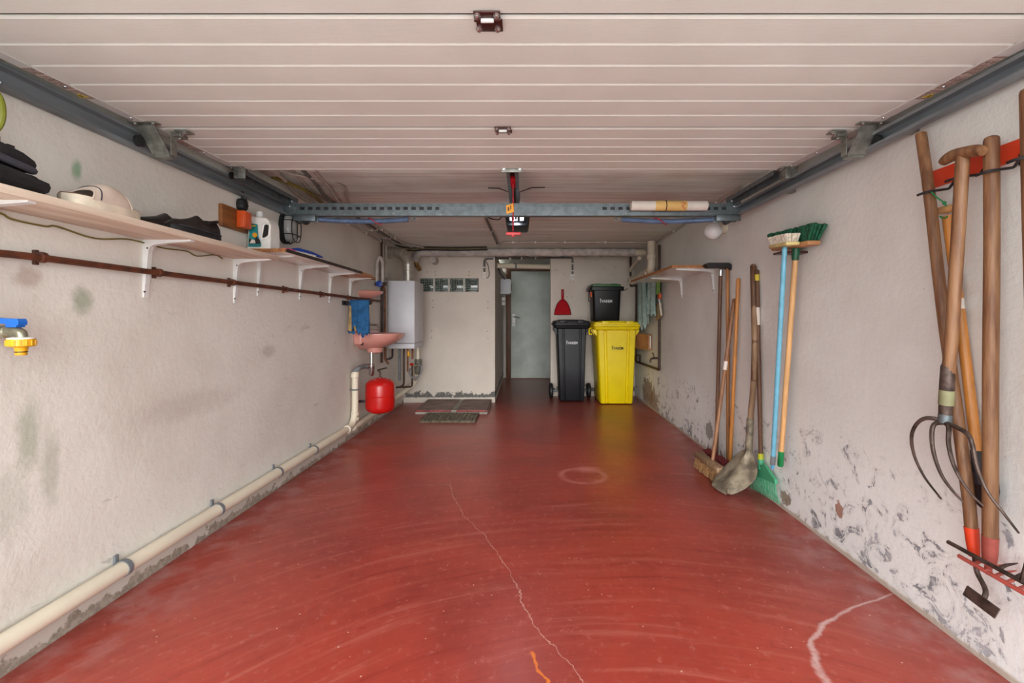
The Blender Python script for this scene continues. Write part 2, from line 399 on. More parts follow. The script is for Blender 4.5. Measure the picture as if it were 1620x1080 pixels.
# floor: worn red floor paint
def floor_mat():
    n = N('red_floor_paint'); p = n.pos(); s = n.sep(p); x, y = s[0], s[1]
    big = n.noise(p, 1.1, 6, .6, .3); mid = n.noise(p, 6, 6, .6); fine = n.noise(p, 60, 4, .6)
    c = n.mix(n.mr(big, .35, .68), lin((166, 64, 50)), lin((140, 54, 46)))
    # curved sweeping scratches
    d = n.vm('SUBTRACT', p, (.35, .2, 0)); r = n.math('ADD', n.vm('LENGTH', d), n.math('MULTIPLY', n.noise(p, .7, 2), .22))
    sx = n.comb(n.math('MULTIPLY', r, 15), n.math('MULTIPLY', x, .8), 0)
    st = n.noise(sx, 1.6, 9, .68)
    c = n.mix(n.mr(st, .50, .70, 0, .48), c, lin((184, 104, 90)))
    c = n.mix(n.mr(st, .47, .3, 0, .55), c, lin((124, 38, 34)))
    # dusty margins along both walls
    ed = n.math('ADD', n.mr(x, -1.15, -1.6), n.mr(n.math('SUBTRACT', x, n.math('MULTIPLY', y, RB)), 1.05, 1.42))
    ds = n.math('MULTIPLY', ed, n.mr(mid, .42, .68)); c = n.mix(n.math('MULTIPLY', ds, .55), c, lin((186, 150, 146)))
    c = n.mix(n.math('MULTIPLY', n.mr(y, 5.0, 6.6), .45), c, lin((112, 58, 52)))  # dimmer light at the back put into the floor colour
    wob = n.math('MULTIPLY', n.math('SUBTRACT', n.noise(p, 9, 5, .7), .5), .07)
    def crack(pts, wid, along, col, amt, soft=.4):
        nonlocal c
        W = [onZ(*q) for q in pts]; k = (lambda v: v.y) if along == 'y' else (lambda v: v.x); o = (lambda v: v.x) if along == 'y' else (lambda v: v.y)
        W.sort(key=k); a0, a1 = k(W[0]), k(W[-1])
        u = n.math('DIVIDE', n.math('SUBTRACT', y if along == 'y' else x, a0), a1-a0)
        rp = n.ramp(u, [((k(v)-a0)/(a1-a0), (o(v)+2)/8) for v in W])
        pr = n.math('SUBTRACT', n.math('MULTIPLY', rp, 8.), 2.)
        dd = n.math('ABSOLUTE', n.math('ADD', n.math('SUBTRACT', x if along == 'y' else y, pr), wob))
        inr = n.math('MULTIPLY', n.math('GREATER_THAN', u, .0), n.math('LESS_THAN', u, 1.))
        k_ = n.math('MULTIPLY', n.mr(dd, wid, wid*soft), inr)
        c = n.mix(n.math('MULTIPLY', k_, n.mr(mid, .35, .55, amt*.45, amt)), c, lin(col))
    crack([(712, 762), (716, 785), (735, 818), (765, 845), (795, 885), (818, 930), (842, 985), (880, 1025), (925, 1080)], .0028, 'y', (206, 160, 148), .7)
    crack([(485, 783), (560, 781), (610, 774), (660, 767), (712, 766)], .004, 'x', (196, 146, 136), .45)
    crack([(1310, 1082), (1290, 1045), (1284, 1015), (1305, 985), (1345, 962), (1415, 938)], .020, 'y', (214, 182, 176), .75, .1)
    crack([(839, 1030), (850, 1050), (864, 1080)], .008, 'y', (226, 120, 30), .9, .3)
    crack([(1060, 748), (1110, 752), (1150, 768), (1180, 790)], .012, 'x', (196, 150, 142), .5)
    # ring left by a pot
    ctr = onZ(922, 752); rr = n.vm('LENGTH', n.vm('MULTIPLY', n.vm('SUBTRACT', p, ctr), (1, 1, 0)))
    ring = n.mr(n.math('ABSOLUTE', n.math('SUBTRACT', rr, .15)), .035, .0)
    ct2 = onZ(930, 742); l2 = n.vm('LENGTH', n.vm('MULTIPLY', n.vm('SUBTRACT', p, ct2), (1, 1.2, 0)))
    c = n.mix(n.math('MULTIPLY', ring, n.mr(mid, .3, .6, .1, .5)), c, lin((206, 128, 120)))
    c = n.mix(n.math('MULTIPLY', n.mr(l2, .13, .02), .55), c, lin((216, 130, 122)))
    # small debris and drips of white paint
    v = n.voro(p, 24); sp = n.math('MULTIPLY', n.mr(v, .085, .05), n.math('GREATER_THAN', n.noise(p, 5, 2), .53))
    mot = n.noise(p, 26, 6, .7, .3); c = n.mix(n.mr(mot, .55, .70, 0, .5), c, lin((188, 110, 98))); c = n.mix(n.mr(mot, .44, .32, 0, .3), c, lin((112, 36, 34)))
    c = n.mix(n.math('MULTIPLY', sp, .75), c, lin((222, 190, 170)))
    n.bump(n.math('ADD', n.math('MULTIPLY', mid, .5), n.math('ADD', n.math('MULTIPLY', st, .3), n.math('MULTIPLY', fine, .12))), .14, .006)
    return n.out(c, n.math('ADD', .24, n.math('MULTIPLY', n.math('ADD', st, mid), .10)), 0)
m_floor = floor_mat()
# garage door skin: white with fine embossed grain
n = N('door_skin'); p = n.vm('MULTIPLY', n.pos(), (1.2, 16, 1)); g = n.noise(p, 14, 6, .65)
n.bump(g, .22, .003); m_skin = n.out(n.mix(n.mr(n.noise(n.pos(), 3, 3), .3, .7), lin((236, 238, 233)), lin((229, 231, 225))), .42)
n = N('warning_print'); p = n.pos(); s = n.sep(p)
row = n.math('FRACT', n.math('MULTIPLY', s[1], 120.)); blk = n.math('FRACT', n.math('MULTIPLY', s[1], 11.))
tx = n.math('MULTIPLY', n.math('GREATER_THAN', row, .4), n.math('MULTIPLY', n.math('GREATER_THAN', n.noise(n.vm('MULTIPLY', p, (1, 1, 1)), 160, 2), .42), n.math('GREATER_THAN', blk, .14)))
m_warn = n.out(n.mix(tx, lin((206, 190, 180)), lin((118, 98, 92))), .6)
# ---------------------------------------------------------------- structure
YB, YP, YH = 6.0, 6.53, 8.52                   # left block front, partition behind the bins, hall end wall
Y0 = .3
def wall_prism(mb, pts, z0, z1):
    return mb.prism([(x, y, z0) for x, y in pts], (0, 0, z1-z0))
struct('floor', MB().box((-1.9, Y0-.1, -.12), (2.0, YH+.3, 0)), m_floor)
struct('driveway', MB().box((-6, -9, -.14), (6, Y0-.1, -.012)), m_driveway)
struct('wall_left', MB().box((XL-.2, Y0, -.05), (XL, YH+.2, ZC+.2)), m_wl)
mb = MB(); wall_prism(mb, [(XR(Y0), Y0), (XR(YH+.2), YH+.2), (XR(YH+.2)+.2, YH+.2), (XR(Y0)+.2, Y0)], -.05, ZC+.2)
struct('wall_right', mb, m_wr)
# left block of the back wall, with an opening for the glass blocks
XBR = -.375
g0 = atY(664.5, 461.5, YB); g1 = atY(757, 440, YB)
gx0, gx1, gz0, gz1 = g0.x, g1.x, g0.z, g1.z
mb = MB()
mb.box((XL, YB, 0), (gx0, YH, ZC)); mb.box((gx1, YB, 0), (XBR, YH, ZC))
mb.box((gx0, YB, 0), (gx1, YH, gz0)); mb.box((gx0, YB, gz1), (gx1, YH, ZC)); mb.box((gx0, YB+.25, gz0), (gx1, YH, gz1))
wb = struct('wall_back', mb, m_wb)
mb = MB()
for px, py in [(676, 430), (689, 430), (742, 430), (689, 435), (742, 435), (685, 475), (772, 477), (685, 486), (772, 487), (683, 523), (771, 524), (683, 534), (772, 535)]:
    q = atY(px, py, YB); mb.lathe((q.x, YB-.002, q.z), (0, 1, 0), [(.006, 0), (.006, .004)], 8)
part('plug_hole', mb, m_dark, wb, kind='stuff')
XPL = .39
mb = MB(); mb.box((XPL, YP, 0), (XR(YP)+.05, YP+.12, ZC)); wp = struct('wall_partition', mb, m_wb)
mb = MB()
for px, py in [(873, 428), (877, 427), (881, 427), (892, 433), (902, 446), (907, 446), (897, 469), (905, 470), (973, 422), (957, 425)]:
    q = atY(px, py, YP); mb.lathe((q.x, YP-.002, q.z), (0, 1, 0), [(.006, 0), (.006, .004)], 8)
part('plug_hole', mb, m_dark, wp, kind='stuff')
struct('wall_hall', MB().box((XBR-.1, YH, 0), (2.0, YH+.2, ZC+.2)), m_wh)
mb = MB(); mb.box((-2, Y0-.1, ZC), (2, YP+.2, ZC+.2))
# shallow downstand ribs cast into the slab
for y0, y1, d in ((2.78, 2.98, .016), (3.22, 3.26, .006), (4.6, 4.64, .006)):
    mb.loft([[(-1.58, y, ZC-dd), (1.55, y, ZC-dd), (1.55, y, ZC+.02), (-1.58, y, ZC+.02)] for y, dd in ((y0-.05, 0), (y0, d), (y1, d), (y1+.03, 0))])
struct('ceiling', mb, m_ceil)
struct('ceiling_hall', MB().box((XBR-.05, YP+.2, ZC+.06), (2, YH+.2, ZC+.2)), m_ceil)
# front of the garage: lintel and piers round the opening (behind / above the camera)
mb = MB(); mb.box((-2.6, Y0-.3, 1.93), (2.4, Y0, 2.9)); mb.box((-2.6, Y0-.3, -.05), (XL+.02, Y0, 1.93)); mb.box((1.40, Y0-.3, -.05), (2.4, Y0, 1.93))
struct('wall_front', mb, m_wh)
# glass blocks
wn = bpy.data.objects.new('window_1', None); C.objects.link(wn); wn.location = (gx0, YB, gz0); wn['kind'] = 'structure'
for i in range(4):
    xs = [664.5, 687.5, 711.3, 735.2][i]; xe = [685.5, 709, 733, 756][i]
    a = atY(xs, 461, YB); b = atY(xe, 440.5, YB)
    gb = part('glass_block', MB().box((a.x, YB+.012, a.z), (b.x, YB+.09, b.z), .006), m_gblock, wn)
    mb = MB(); wd = b.x-a.x; ht = b.z-a.z
    fr = .010
    for lo, hi in (((a.x, a.z), (a.x+fr, b.z)), ((b.x-fr, a.z), (b.x, b.z)), ((a.x+fr, a.z), (b.x-fr, a.z+fr)), ((a.x+fr, b.z-fr), (b.x-fr, b.z))):
        mb.box((lo[0], YB+.004, lo[1]), (hi[0], YB+.016, hi[1]), .002)
    nx = (6, 6, 8, 0)[i]; nz = (5, 6, 0, 6)[i]
    for k in range(1, nx): x = a.x+wd*k/nx; mb.box((x-.003, YB+.006, a.z+fr), (x+.003, YB+.014, b.z-fr))
    for k in range(1, nz): z = a.z+ht*k/nz; mb.box((a.x+fr, YB+.0055, z-.003), (b.x-fr, YB+.0145, z+.003))
    part('rib_grid', mb, m_grib, gb, kind='stuff')
mb = MB()
for xm in (686.5, 710.2, 734.1): q = atY(xm, 450, YB); mb.box((q.x-.010, YB+.002, gz0), (q.x+.010, YB+.09, gz1))
part('mortar_joint', mb, m_mortar, wn)
# hall door
dr = bpy.data.objects.new('door_1', None); C.objects.link(dr); dr.location = (.16, YH, 0); dr['kind'] = 'structure'
YD = YH-.02
jl, jr = atY(801, 500, YD-.06).x, atY(808, 500, YD-.06).x
zt = 2.0
mb = MB(); mb.box((jl, YD-.07, 0), (jr, YD+.02, zt), .004); part('door_jamb', mb, m_doorframe, dr)
mb = MB(); mb.box((.66, YD-.07, 0), (.74, YD+.02, zt), .004); part('door_jamb', mb, m_doorframe, dr)
mb = MB(); mb.box((jl, YD-.07, zt), (.74, YD+.02, zt+.055), .004); part('door_head', mb, m_doorframe, dr)
leaf = part('door_leaf', MB().box((jr+.003, YD-.045, .012), (.657, YD-.005, zt-.004), .003), m_door, dr)
a = atY(810.3, 516, YD-.05); b = atY(815.2, 496, YD-.05)
part('handle_plate', MB().box((a.x, YD-.055, a.z), (b.x, YD-.045, b.z), .004), m_paperw, leaf, 'pale upright handle plate')
h0 = atY(812.5, 501, YD-.055)
part('lever_handle', MB().tube(fillet([h0, h0+V((0, -.05, 0)), h0+V((.06, -.055, -.004)), h0+V((.115, -.05, -.022))], .02), .009, 8), m_chrome, leaf)
part('keyhole', MB().lathe((h0.x, YD-.057, a.z+.05), (0, 1, 0), [(.008, 0), (.008, .004)], 10), m_dark, leaf)
struct('trim_1', MB().box((jl-.08, YD-.05, 0), (.8, YD+.02, .016)), m_doorframe)
# ---------------------------------------------------------------- overhead sectional door
XD0, XD1 = -1.505, 1.385
def zd(Y): return H+.752+.0325*(Y-1.126)       # underside of the open door, rising a little to the back
def yd(py): return .7154/((CY-py)/F-.0325)
door = thing('garage_door', 'white ribbed overhead sectional garage door, rolled open under the ceiling', 'garage door', (-.06, 1.4, zd(1.4)))
secs = [([-75, -40, -12], .42, yd(25.5)), ([26.5, 69, 103, 133, 159, 182], yd(26.5), yd(202.5)), ([203.5, 219, 232, 244, 255], yd(203.5), yd(269))]
ribs0 = [.53, .64, .75, .86, .97, 1.07]
for si, (lines, ya, yb) in enumerate(secs):
    rib = [yd(l) for l in lines[1:]] if si else ribs0[:-1]
    if si == 0: rib = [.53, .645, .76, .875, .99]
    prof = [(ya, .042), (ya, .004), (ya+.008, 0)] if si else [(ya, .042), (ya, 0)]
    for y in rib: prof += [(y-.0045, 0), (y-.001, .006), (y+.001, .006), (y+.008, 0)]
    prof += [(yb-.012, 0), (yb-.0045, .004), (yb-.0045, .042)]
    if si == 2: prof = prof[:-3]+[(yb-.03, 0), (yb-.026, .004), (yb-.02, .004), (yb-.012, 0), (yb, 0), (yb, .042)]
    mb = MB()
    mb.loft([[(x, y, zd(y)+d) for y, d in prof] for x in (XD0, XD1)])
    dp = part('door_section', mb, m_skin, door, smooth=False)
    for sx, x0, x1 in ((-1, XD0-.004, XD0+.036), (1, XD1-.042, XD1+.004)):
        e = part('end_cap', MB().prism([(x0, ya+.002, zd(ya)-.0025), (x1, ya+.002, zd(ya)-.0025), (x1, yb-.004, zd(yb)-.0025), (x0, yb-.004, zd(yb)-.0025)], (0, 0, .002)), m_white, dp)
        e['label'] = 'smooth white steel end strip'
        sc = MB()
        for k in range(3):
            y = ya+(yb-ya)*(.15+.35*k); sc.lathe(((x0+x1)/2, y, zd(y)-.006), (0, 0, 1), [(.005, 0), (.006, .002), (.006, .004)], 10)
        part('end_screw', sc, m_screw, dp)
        if si == 1:
            la, lb = (1.36, 1.57) if sx < 0 else (1.30, 1.57)
            part('warning_label', MB().prism([(x0+.004, la, zd(la)-.0035), (x1-.004, la, zd(la)-.0035), (x1-.004, lb, zd(lb)-.0035), (x0+.004, lb, zd(lb)-.0035)], (0, 0, .0012)), m_warn, dp, 'printed warning label with small grey text')
            t = lb-.03; xm = (x0+x1)/2+.01*sx
            part('warning_triangle', MB().prism([(xm-.016, t+.014, zd(t)-.0045), (xm+.016, t+.014, zd(t)-.0045), (xm, t-.014, zd(t)-.0045)], (0, 0, .001)), m_yl, dp, 'yellow and black hazard triangle')
            part('warning_bolt', MB().box((xm-.002, t-.004, zd(t)-.0052), (xm+.002, t+.010, zd(t)-.0044)), m_dark, dp)
        elif si == 2 and sx < 0:
            part('warning_label', MB().prism([(x0+.004, 1.95, zd(1.95)-.0035), (x1-.004, 1.95, zd(1.95)-.0035), (x1-.004, 2.10, zd(2.1)-.0035), (x0+.004, 2.10, zd(2.1)-.0035)], (0, 0, .0012)), m_warn, dp, 'small grey printed label')
# brown centre hinges
def hinge(px, Y, w, d0, d1):
    x = (px-CX)/F*Y; z = zd(Y)-.003
    hp = part('hinge', MB().box((x-w/2, Y-d0, z-.004), (x+w/2, Y-.001, z), .003).box((x-w/2+.004, Y+.002, z-.004), (x+w/2+.004, Y+d1, z), .006), m_brownhinge, door, 'brown steel centre hinge')
    part('hinge_knuckle', MB().tube([(x-w*.24, Y, z-.007), (x+w*.24, Y, z-.007)], .0055, 10), m_white, hp)
    part('hinge_knuckle', MB().tube([(x-w*.49, Y, z-.005), (x-w*.26, Y, z-.005)], .0055, 10), m_brownhinge, hp)
    part('hinge_knuckle', MB().tube([(x+w*.26, Y, z-.005), (x+w*.49, Y, z-.005)], .0055, 10), m_brownhinge, hp)
    for sx in (-1, 1):
        for yy in (-d0*.6, d1*.72):
            part('hinge_screw', MB().lathe((x+sx*w*.36, Y+yy, z-.003), (0, 0, -1), [(.0085, 0), (.0085, .003), (.006, .004), (.006, .008), (.003, .010)], 12), m_screw, hp)
for yj in (yd(26), yd(203)):
    part('seal_strip', MB().box((XD0+.002, yj-.007, zd(yj)+.006), (XD1-.002, yj+.006, zd(yj)+.012)), m_dark, door, 'dark rubber joint seal')
hinge(771, yd(26), .066, .026, .050)
hinge(795.5, yd(203), .066, .026, .034)
# roller brackets at the middle joint and corner brackets at the back edge
for sx in (-1, 1):
    xe = XD0+.02 if sx < 0 else XD1-.02
    Y = yd(203); z = zd(Y)
    X = lambda d: xe-sx*(-d)                   # d: towards the wall
    br = part('roller_bracket', MB()
        .prism([(xe-sx*.06, Y-.075, z-.003), (xe+sx*.05, Y-.075, z-.003), (xe+sx*.05, Y-.045, z-.003), (xe-sx*.06, Y-.045, z-.003)], (0, 0, -.004))
        .prism([(xe-sx*.035, Y-.048, z-.004), (xe+sx*.035, Y-.048, z-.004), (xe+sx*.028, Y+.020, z-.098), (xe-sx*.042, Y+.020, z-.098)], (0, .004, .001))
        .box((xe-.042 if sx > 0 else xe-.026, Y+.018, z-.108), (xe+.026 if sx > 0 else xe+.042, Y+.052, z-.098), .002)
        , m_steel_d, door, 'zinc roller bracket plate', smooth=False)
    part('bracket_flange', MB().box((xe-sx*.045-.002, Y+.022, z-.098), (xe-sx*.045+.002, Y+.055, z-.003), .001).box((xe-sx*.045-.03*(1 if sx > 0 else 0)-.0, Y+.03, z-.018), (xe-sx*.045+.03*(1 if sx < 0 else 0)+.004, Y+.075, z-.004), .002), m_steel_d, br, smooth=False)
    part('hinge_leaf', MB().box((xe-sx*.09-.022, Y+.006, z-.008), (xe-sx*.09+.034, Y+.05, z-.003), .002), m_steel_d, br)
    part('roller', MB().lathe((xe+sx*.028, Y-.03, z-.062), (sx, 0, 0), [(.010, 0), (.022, .004), (.022, .018), (.010, .022)], 18), m_dark, br, 'black track roller')
    part('roller_axle', MB().tube([(xe+sx*.046, Y-.03, z-.062), (xe+sx*.062, Y-.03, z-.062)], .005, 8), m_screw, br)
    for dx, dy, dz in ((-.04, -.06, -.007), (.03, -.06, -.007), (-.085, .036, -.008), (-.105, .018, -.008), (-.055, .06, -.018)):
        part('bracket_screw', MB().lathe((xe+sx*dx, Y+dy, z+dz), (0, 0, -1), [(.008, -.002), (.008, .003), (.004, .006)], 10), m_screw, br)
    Y = yd(267); z = zd(Y)
    br = part('corner_bracket', MB().box((xe-.04, Y-.05, z-.007), (xe+.045, Y+.01, z-.003), .001).box((xe-.01, Y-.03, z-.058), (xe+.05, Y-.026, z-.004), .001).box((xe-.012 if sx > 0 else xe+.008, Y-.03, z-.05), (xe-.008 if sx > 0 else xe+.012, Y+.03, z-.004), .001), m_steel_d, door, 'zinc corner bracket')
    part('roller', MB().lathe((xe+sx*.030, Y+.0, z-.035), (sx, 0, 0), [(.008, 0), (.018, .003), (.018, .014), (.008, .018)], 16), m_dark, br, 'black track roller')
    for dx, dy in ((-.03, -.035), (.02, -.035), (-.02, .0), (-.062, .004)):
        part('bracket_screw', MB().lathe((xe+sx*dx, Y+dy, z-.006), (0, 0, -1), [(.008, -.002), (.008, .003), (.004, .006)], 10), m_screw, br)
# ---------------------------------------------------------------- side tracks
YT = 2.99
for sx, xw, nm in ((-1, XL, 'left'), (1, 1.428, 'right')):
    xo = xw+.002 if sx < 0 else xw             # outer face
    xi = xo-sx*.034
    t = thing('door_track', f'long grey steel door track along the {nm} wall', 'door track', (xo, 1.7, H+.69))
    z0, z1 = H+.690, H+(.762 if sx < 0 else .748)
    prof = [(xi, z0), (xo-sx*.004, z0), (xo, z0+.01), (xo, z1-.006), (xi-sx*.006, z1), (xi-sx*.006, z1-.012), (xi-sx*.003, z1-.012), (xi-sx*.003, z1-.003), (xo-sx*.004, z1-.009), (xo-sx*.003, z0+.011), (xo-sx*.010, z0+.003), (xi, z0+.003)]
    part('track_channel', MB().loft([[(x, y, z) for x, z in prof] for y in (.5, YT)]), m_track, t, ang=20)
    part('track_lip', MB().box((min(xi, xi-sx*.003), .5, z0), (max(xi, xi-sx*.003), YT, z0+.012)), m_track, t)
    # upper track for the top rollers
    x1 = xo-sx*.055; x2 = xo-sx*.095
    part('upper_track', MB().box((min(x1, x2), 2.42, H+.795), (max(x1, x2), YT, H+.80)).box((min(x1, x1-sx*.003), 2.42, H+.755), (max(x1, x1-sx*.003), YT, H+.80)).box((min(x2, x2-sx*.003), 2.42, H+.775), (max(x2, x2-sx*.003), YT, H+.80)), m_steel, t, 'short upper track of bright steel', smooth=False)
    for y in (.9, 1.7, 2.5):
        if sx > 0: part('wall_bracket', MB().box((xo-.002, y-.02, z0+.01), (XR(y)+.002, y+.02, z0+.05), .002), m_steel_d, t)
    e = part('end_bracket', MB().box((xo-sx*.09-.0 if sx > 0 else xo, YT-.004, z0-.035), (xo if sx > 0 else xo-sx*.09, YT+.004, z1+.04), .002).box((min(xo-sx*.02, xo-sx*.13), YT-.03, z0-.004), (max(xo-sx*.02, xo-sx*.13), YT+.0, z0), .001), m_steel, t)
    for k, (dx, dz) in enumerate(((.02, .08), (.06, .095), (.045, .06), (.07, -.02), (.03, -.02))):
        part('track_bolt', MB().lathe((xo-sx*dx, YT-.004, z0+dz), (0, -1, 0), [(.007, 0), (.007, .005), (.003, .006), (.003, .014)], 8), m_screw, e)
# ---------------------------------------------------------------- perforated cross bar with springs
zb0, zb1 = H+.688, H+.768; yb0, yb1 = 2.985, 3.03
xa, xb = atY(459, 330, yb0).x, atY(1171, 330, yb0).x
bar = thing('track_cross_bar', 'galvanised slotted steel cross bar joining the two door tracks', 'cross bar', ((xa+xb)/2, yb0, zb0))
mb = MB(); zs0, zs1 = (zb0+zb1)/2-.002, (zb0+zb1)/2+.018
mb.box((xa, yb0, zs1), (xb, yb0+.003, zb1)); mb.box((xa, yb0, zb0+.018), (xb, yb0+.003, zs0)); mb.box((xa, yb0-.004, zb0), (xb, yb0, zb0+.018)); mb.box((xa, yb0-.004, zb1-.012), (xb, yb0, zb1))
mb.box((xa, yb0, zb0), (xb, yb1, zb0+.003)); mb.box((xa, yb0, zb1-.003), (xb, yb1, zb1)); mb.box((xa, yb1-.003, zb0), (xb, yb1, zb1))
pitch = .0522; x = xa+.012; sl = []
while x < xb-.04:
    xc = 828+x/yb0*F
    if not (695 < xc < 948): sl.append(x)
    x += pitch
edges = [xa]+[v for s0 in sl for v in (s0, s0+.030)]+[xb]
for k in range(0, len(edges), 2): mb.box((edges[k], yb0, zs0), (edges[k+1], yb0+.003, zs1))
part('bar_profile', mb, m_steel, bar, smooth=False)
part('slot_shade_strip', MB().box((xa+.003, yb0+.006, zb0+.012), (xb-.003, yb0+.010, zb1-.006)), m_irond, bar, 'added dark strip standing in for shade inside the slots', smooth=False)  # dark strip added behind the slots in place of shade inside the bar
c0, c1 = atY(695, 330, yb0).x, atY(948, 330, yb0).x
part('splice_channel', MB().box((c0, yb0-.008, zb1-.018), (c1, yb0-.003, zb1-.008)).box((c0, yb0-.008, zb0+.014), (c1, yb0-.003, zb0+.024)).box((c0, yb0-.003, zb0+.02), (c1, yb0-.001, zb1-.012)), m_steel, bar, 'inner splice channel', smooth=False)
for px in (543, 623, 700, 838, 990, 1122):
    q = atY(px, 333, yb0); part('bar_screw', MB().lathe((q.x, yb0-.004, zb0+.012), (0, -1, 0), [(.006, 0), (.006, .004)], 8), m_screw, bar)
for px0, px1 in ((464, 500), (1132, 1168)):
    a, b = atY(px0, 342, 2.97), atY(px1, 342, 2.97)
    pl = part('pulley_plate', MB().box((a.x, 2.955, H+.648), (b.x, 2.96, zb0+.004), .001).box((a.x, 3.0, H+.648), (b.x, 3.005, zb0+.004), .001).box((a.x, 2.955, zb0-.004), (b.x, 3.005, zb0), .001), m_steel, bar)
    part('pulley', MB().lathe(((a.x+b.x)/2, 2.965, H+.655), (0, 1, 0), [(.026, 0), (.026, .006), (.020, .010), (.020, .02), (.026, .024), (.026, .03)], 20), m_irond, pl)
for px0, px1, lab in ((505, 646, 'blue tension spring slung under the left half of the cross bar'), (984, 1128, 'blue tension spring slung under the right half of the cross bar')):
    a, b = atY(px0, 338, 3.01), atY(px1, 338, 3.01)
    sp = thing('tension_spring', lab, 'spring', (a.x, 3.01, H+.67), 'tension springs under the cross bar')
    nC = 80; pts = []; rs = []
    for i in range(nC*2+1):
        t = i/(nC*2); pts.append((a.x+(b.x-a.x)*t, 3.01, H+.668-.012*math.sin(PI*t))); rs.append(.0175 if i % 2 else .0155)
    part('coil', MB().tube(pts, rs, 12), m_spring, sp)
    t = .62 if px0 < 700 else .42
    xm = a.x+(b.x-a.x)*t; zc = H+.668-.012*math.sin(PI*t)
    part('red_stripe', MB().tube([(xm-.05+.1*k/14, 3.01+.0192*math.cos(1.0+4.3*k/14), zc+.0192*math.sin(1.0+4.3*k/14)) for k in range(15)], .0035, 6), m_redcord, sp, 'red stripe winding over the coil')
    for q, s_ in ((a, -1), (b, 1)):
        part('spring_hook', MB().tube([(q.x-s_*.01, 3.01, H+.668), (q.x+s_*.02, 3.01, H+.668), (q.x+s_*.035, 3.01, H+.684), (q.x+s_*.045, 3.01, H+.67), (q.x+s_*.035, 3.01, H+.658)], .005, 8), m_steel, sp)
# paper roll tied to the bar
a, b = atY(998, 325.5, 2.945), atY(1118, 326, 2.945)
rl = thing('paper_roll', 'rolled white paper tube with orange band tied to the cross bar', 'paper roll', ((a.x+b.x)/2, 2.945, H+.71))
zr = a.z; r = .031
mb = MB(); mb.tube([(a.x, 2.945, zr), (b.x, 2.945, zr)], r, 28, cap=False)
mb.tube([(a.x, 2.945, zr), (b.x, 2.945, zr)], r-.004, 28, cap=False)
mb.tube([(a.x, 2.945, zr), (b.x, 2.945, zr)], r-.012, 20, cap=True)
part('paper_sheet', mb, m_paper, rl)
a2, b2 = atY(1038, 326, 2.945-r), atY(1088, 326, 2.945-r)
pb = part('paper_band', MB().tube([(a2.x, 2.945, zr), (b2.x, 2.945, zr)], r+.0012, 28, cap=False), m_kraft, rl, 'orange paper band')
sq = [atY(px, py, 2.945-r-.003) for px, py in ((1079, 321), (1083, 320.5), (1084, 323), (1079, 325), (1082, 328), (1083.5, 331))]
part('scribble', MB().tube(smoothpath(sq, 4), .0022, 6), m_orange, pb, 'red pen squiggle on the band')
sx_ = atY(1055, 326, 2.945-r).x
part('tie_string', MB().tube([(sx_, 2.945+(r+.003)*math.cos(t*.4488), zr+(r+.003)*math.sin(t*.4488)) for t in range(15)], .003, 6), m_cable, rl)
# ---------------------------------------------------------------- door opener
op = thing('door_opener', 'black ceiling garage door opener with lit lamp, steel rail and red release cord', 'door opener', (-.055, 3.8, ZC))
mb = MB(); x0 = -.06
for s_ in (-1, 1): mb.box((x0+s_*.030-.003, 2.36, H+.80), (x0+s_*.030+.003, 3.66, H+.845)); mb.box((x0+s_*.022-.009, 2.36, H+.80), (x0+s_*.022+.009, 3.66, H+.804))
mb.box((x0-.033, 2.36, H+.842), (x0+.033, 3.66, H+.846)); part('opener_rail', mb, m_steel, op, smooth=False)
part('drive_chain', MB().box((x0-.008, 2.4, H+.812), (x0+.008, 3.66, H+.822)), m_dark, op)
dbk = part('door_arm_bracket', MB().box((x0-.055, 2.375, H+.775), (x0+.055, 2.38, H+.812), .001).box((x0-.02, 2.38, H+.79), (x0-.016, 2.56, H+.815)).box((x0+.016, 2.38, H+.79), (x0+.020, 2.56, H+.815)), m_steel_d, op)
for dx in (-.042, .042): part('bracket_bolt', MB().lathe((x0+dx, 2.375, H+.795), (0, -1, 0), [(.011, 0), (.011, .006), (.005, .007), (.005, .014)], 8), m_screw, dbk)
car = part('carriage', MB().box((x0-.014, 2.56, H+.785), (x0+.014, 2.70, H+.82), .004), m_redp, op, 'red carriage under the rail')
cx_, cy_ = atY(811.5, 300, 2.62).x, 2.62
ch = [(cx_, cy_, H+.79), (cx_+.002, cy_, H+.66), (cx_, cy_, H+.515)]
part('release_cord', MB().tube(ch, .0042, 8), m_redcord, op, 'thin red release cord')
hz = atY(812, 369.5, cy_).z
part('pull_handle', MB().box((cx_-.040, cy_-.010, hz-.009), (cx_+.046, cy_+.010, hz+.009), .006).lathe((cx_, cy_, hz-.006), (0, 0, -1), [(.009, 0), (.009, .008), (.004, .013)], 10), m_redhandle, op, 'red T-shaped pull handle')
tg = [atY(px, py, cy_-.012) for px, py in ((800.5, 325), (812, 321.5), (813, 335), (801.5, 338.5))]
tgp = part('instruction_tag', MB().prism(tg, (0, .0015, 0)), m_tagorange, op, 'orange printed tag on the cord')
part('tag_print', MB().prism([atY(px, py, cy_-.0128) for px, py in ((807, 325), (808.5, 324.6), (809, 331), (807.5, 331.4))], (0, .0006, 0)).prism([atY(px, py, cy_-.0128) for px, py in ((803, 328), (805.5, 327), (806, 333), (803.5, 334))], (0, .0006, 0)), m_brownhinge, tgp)
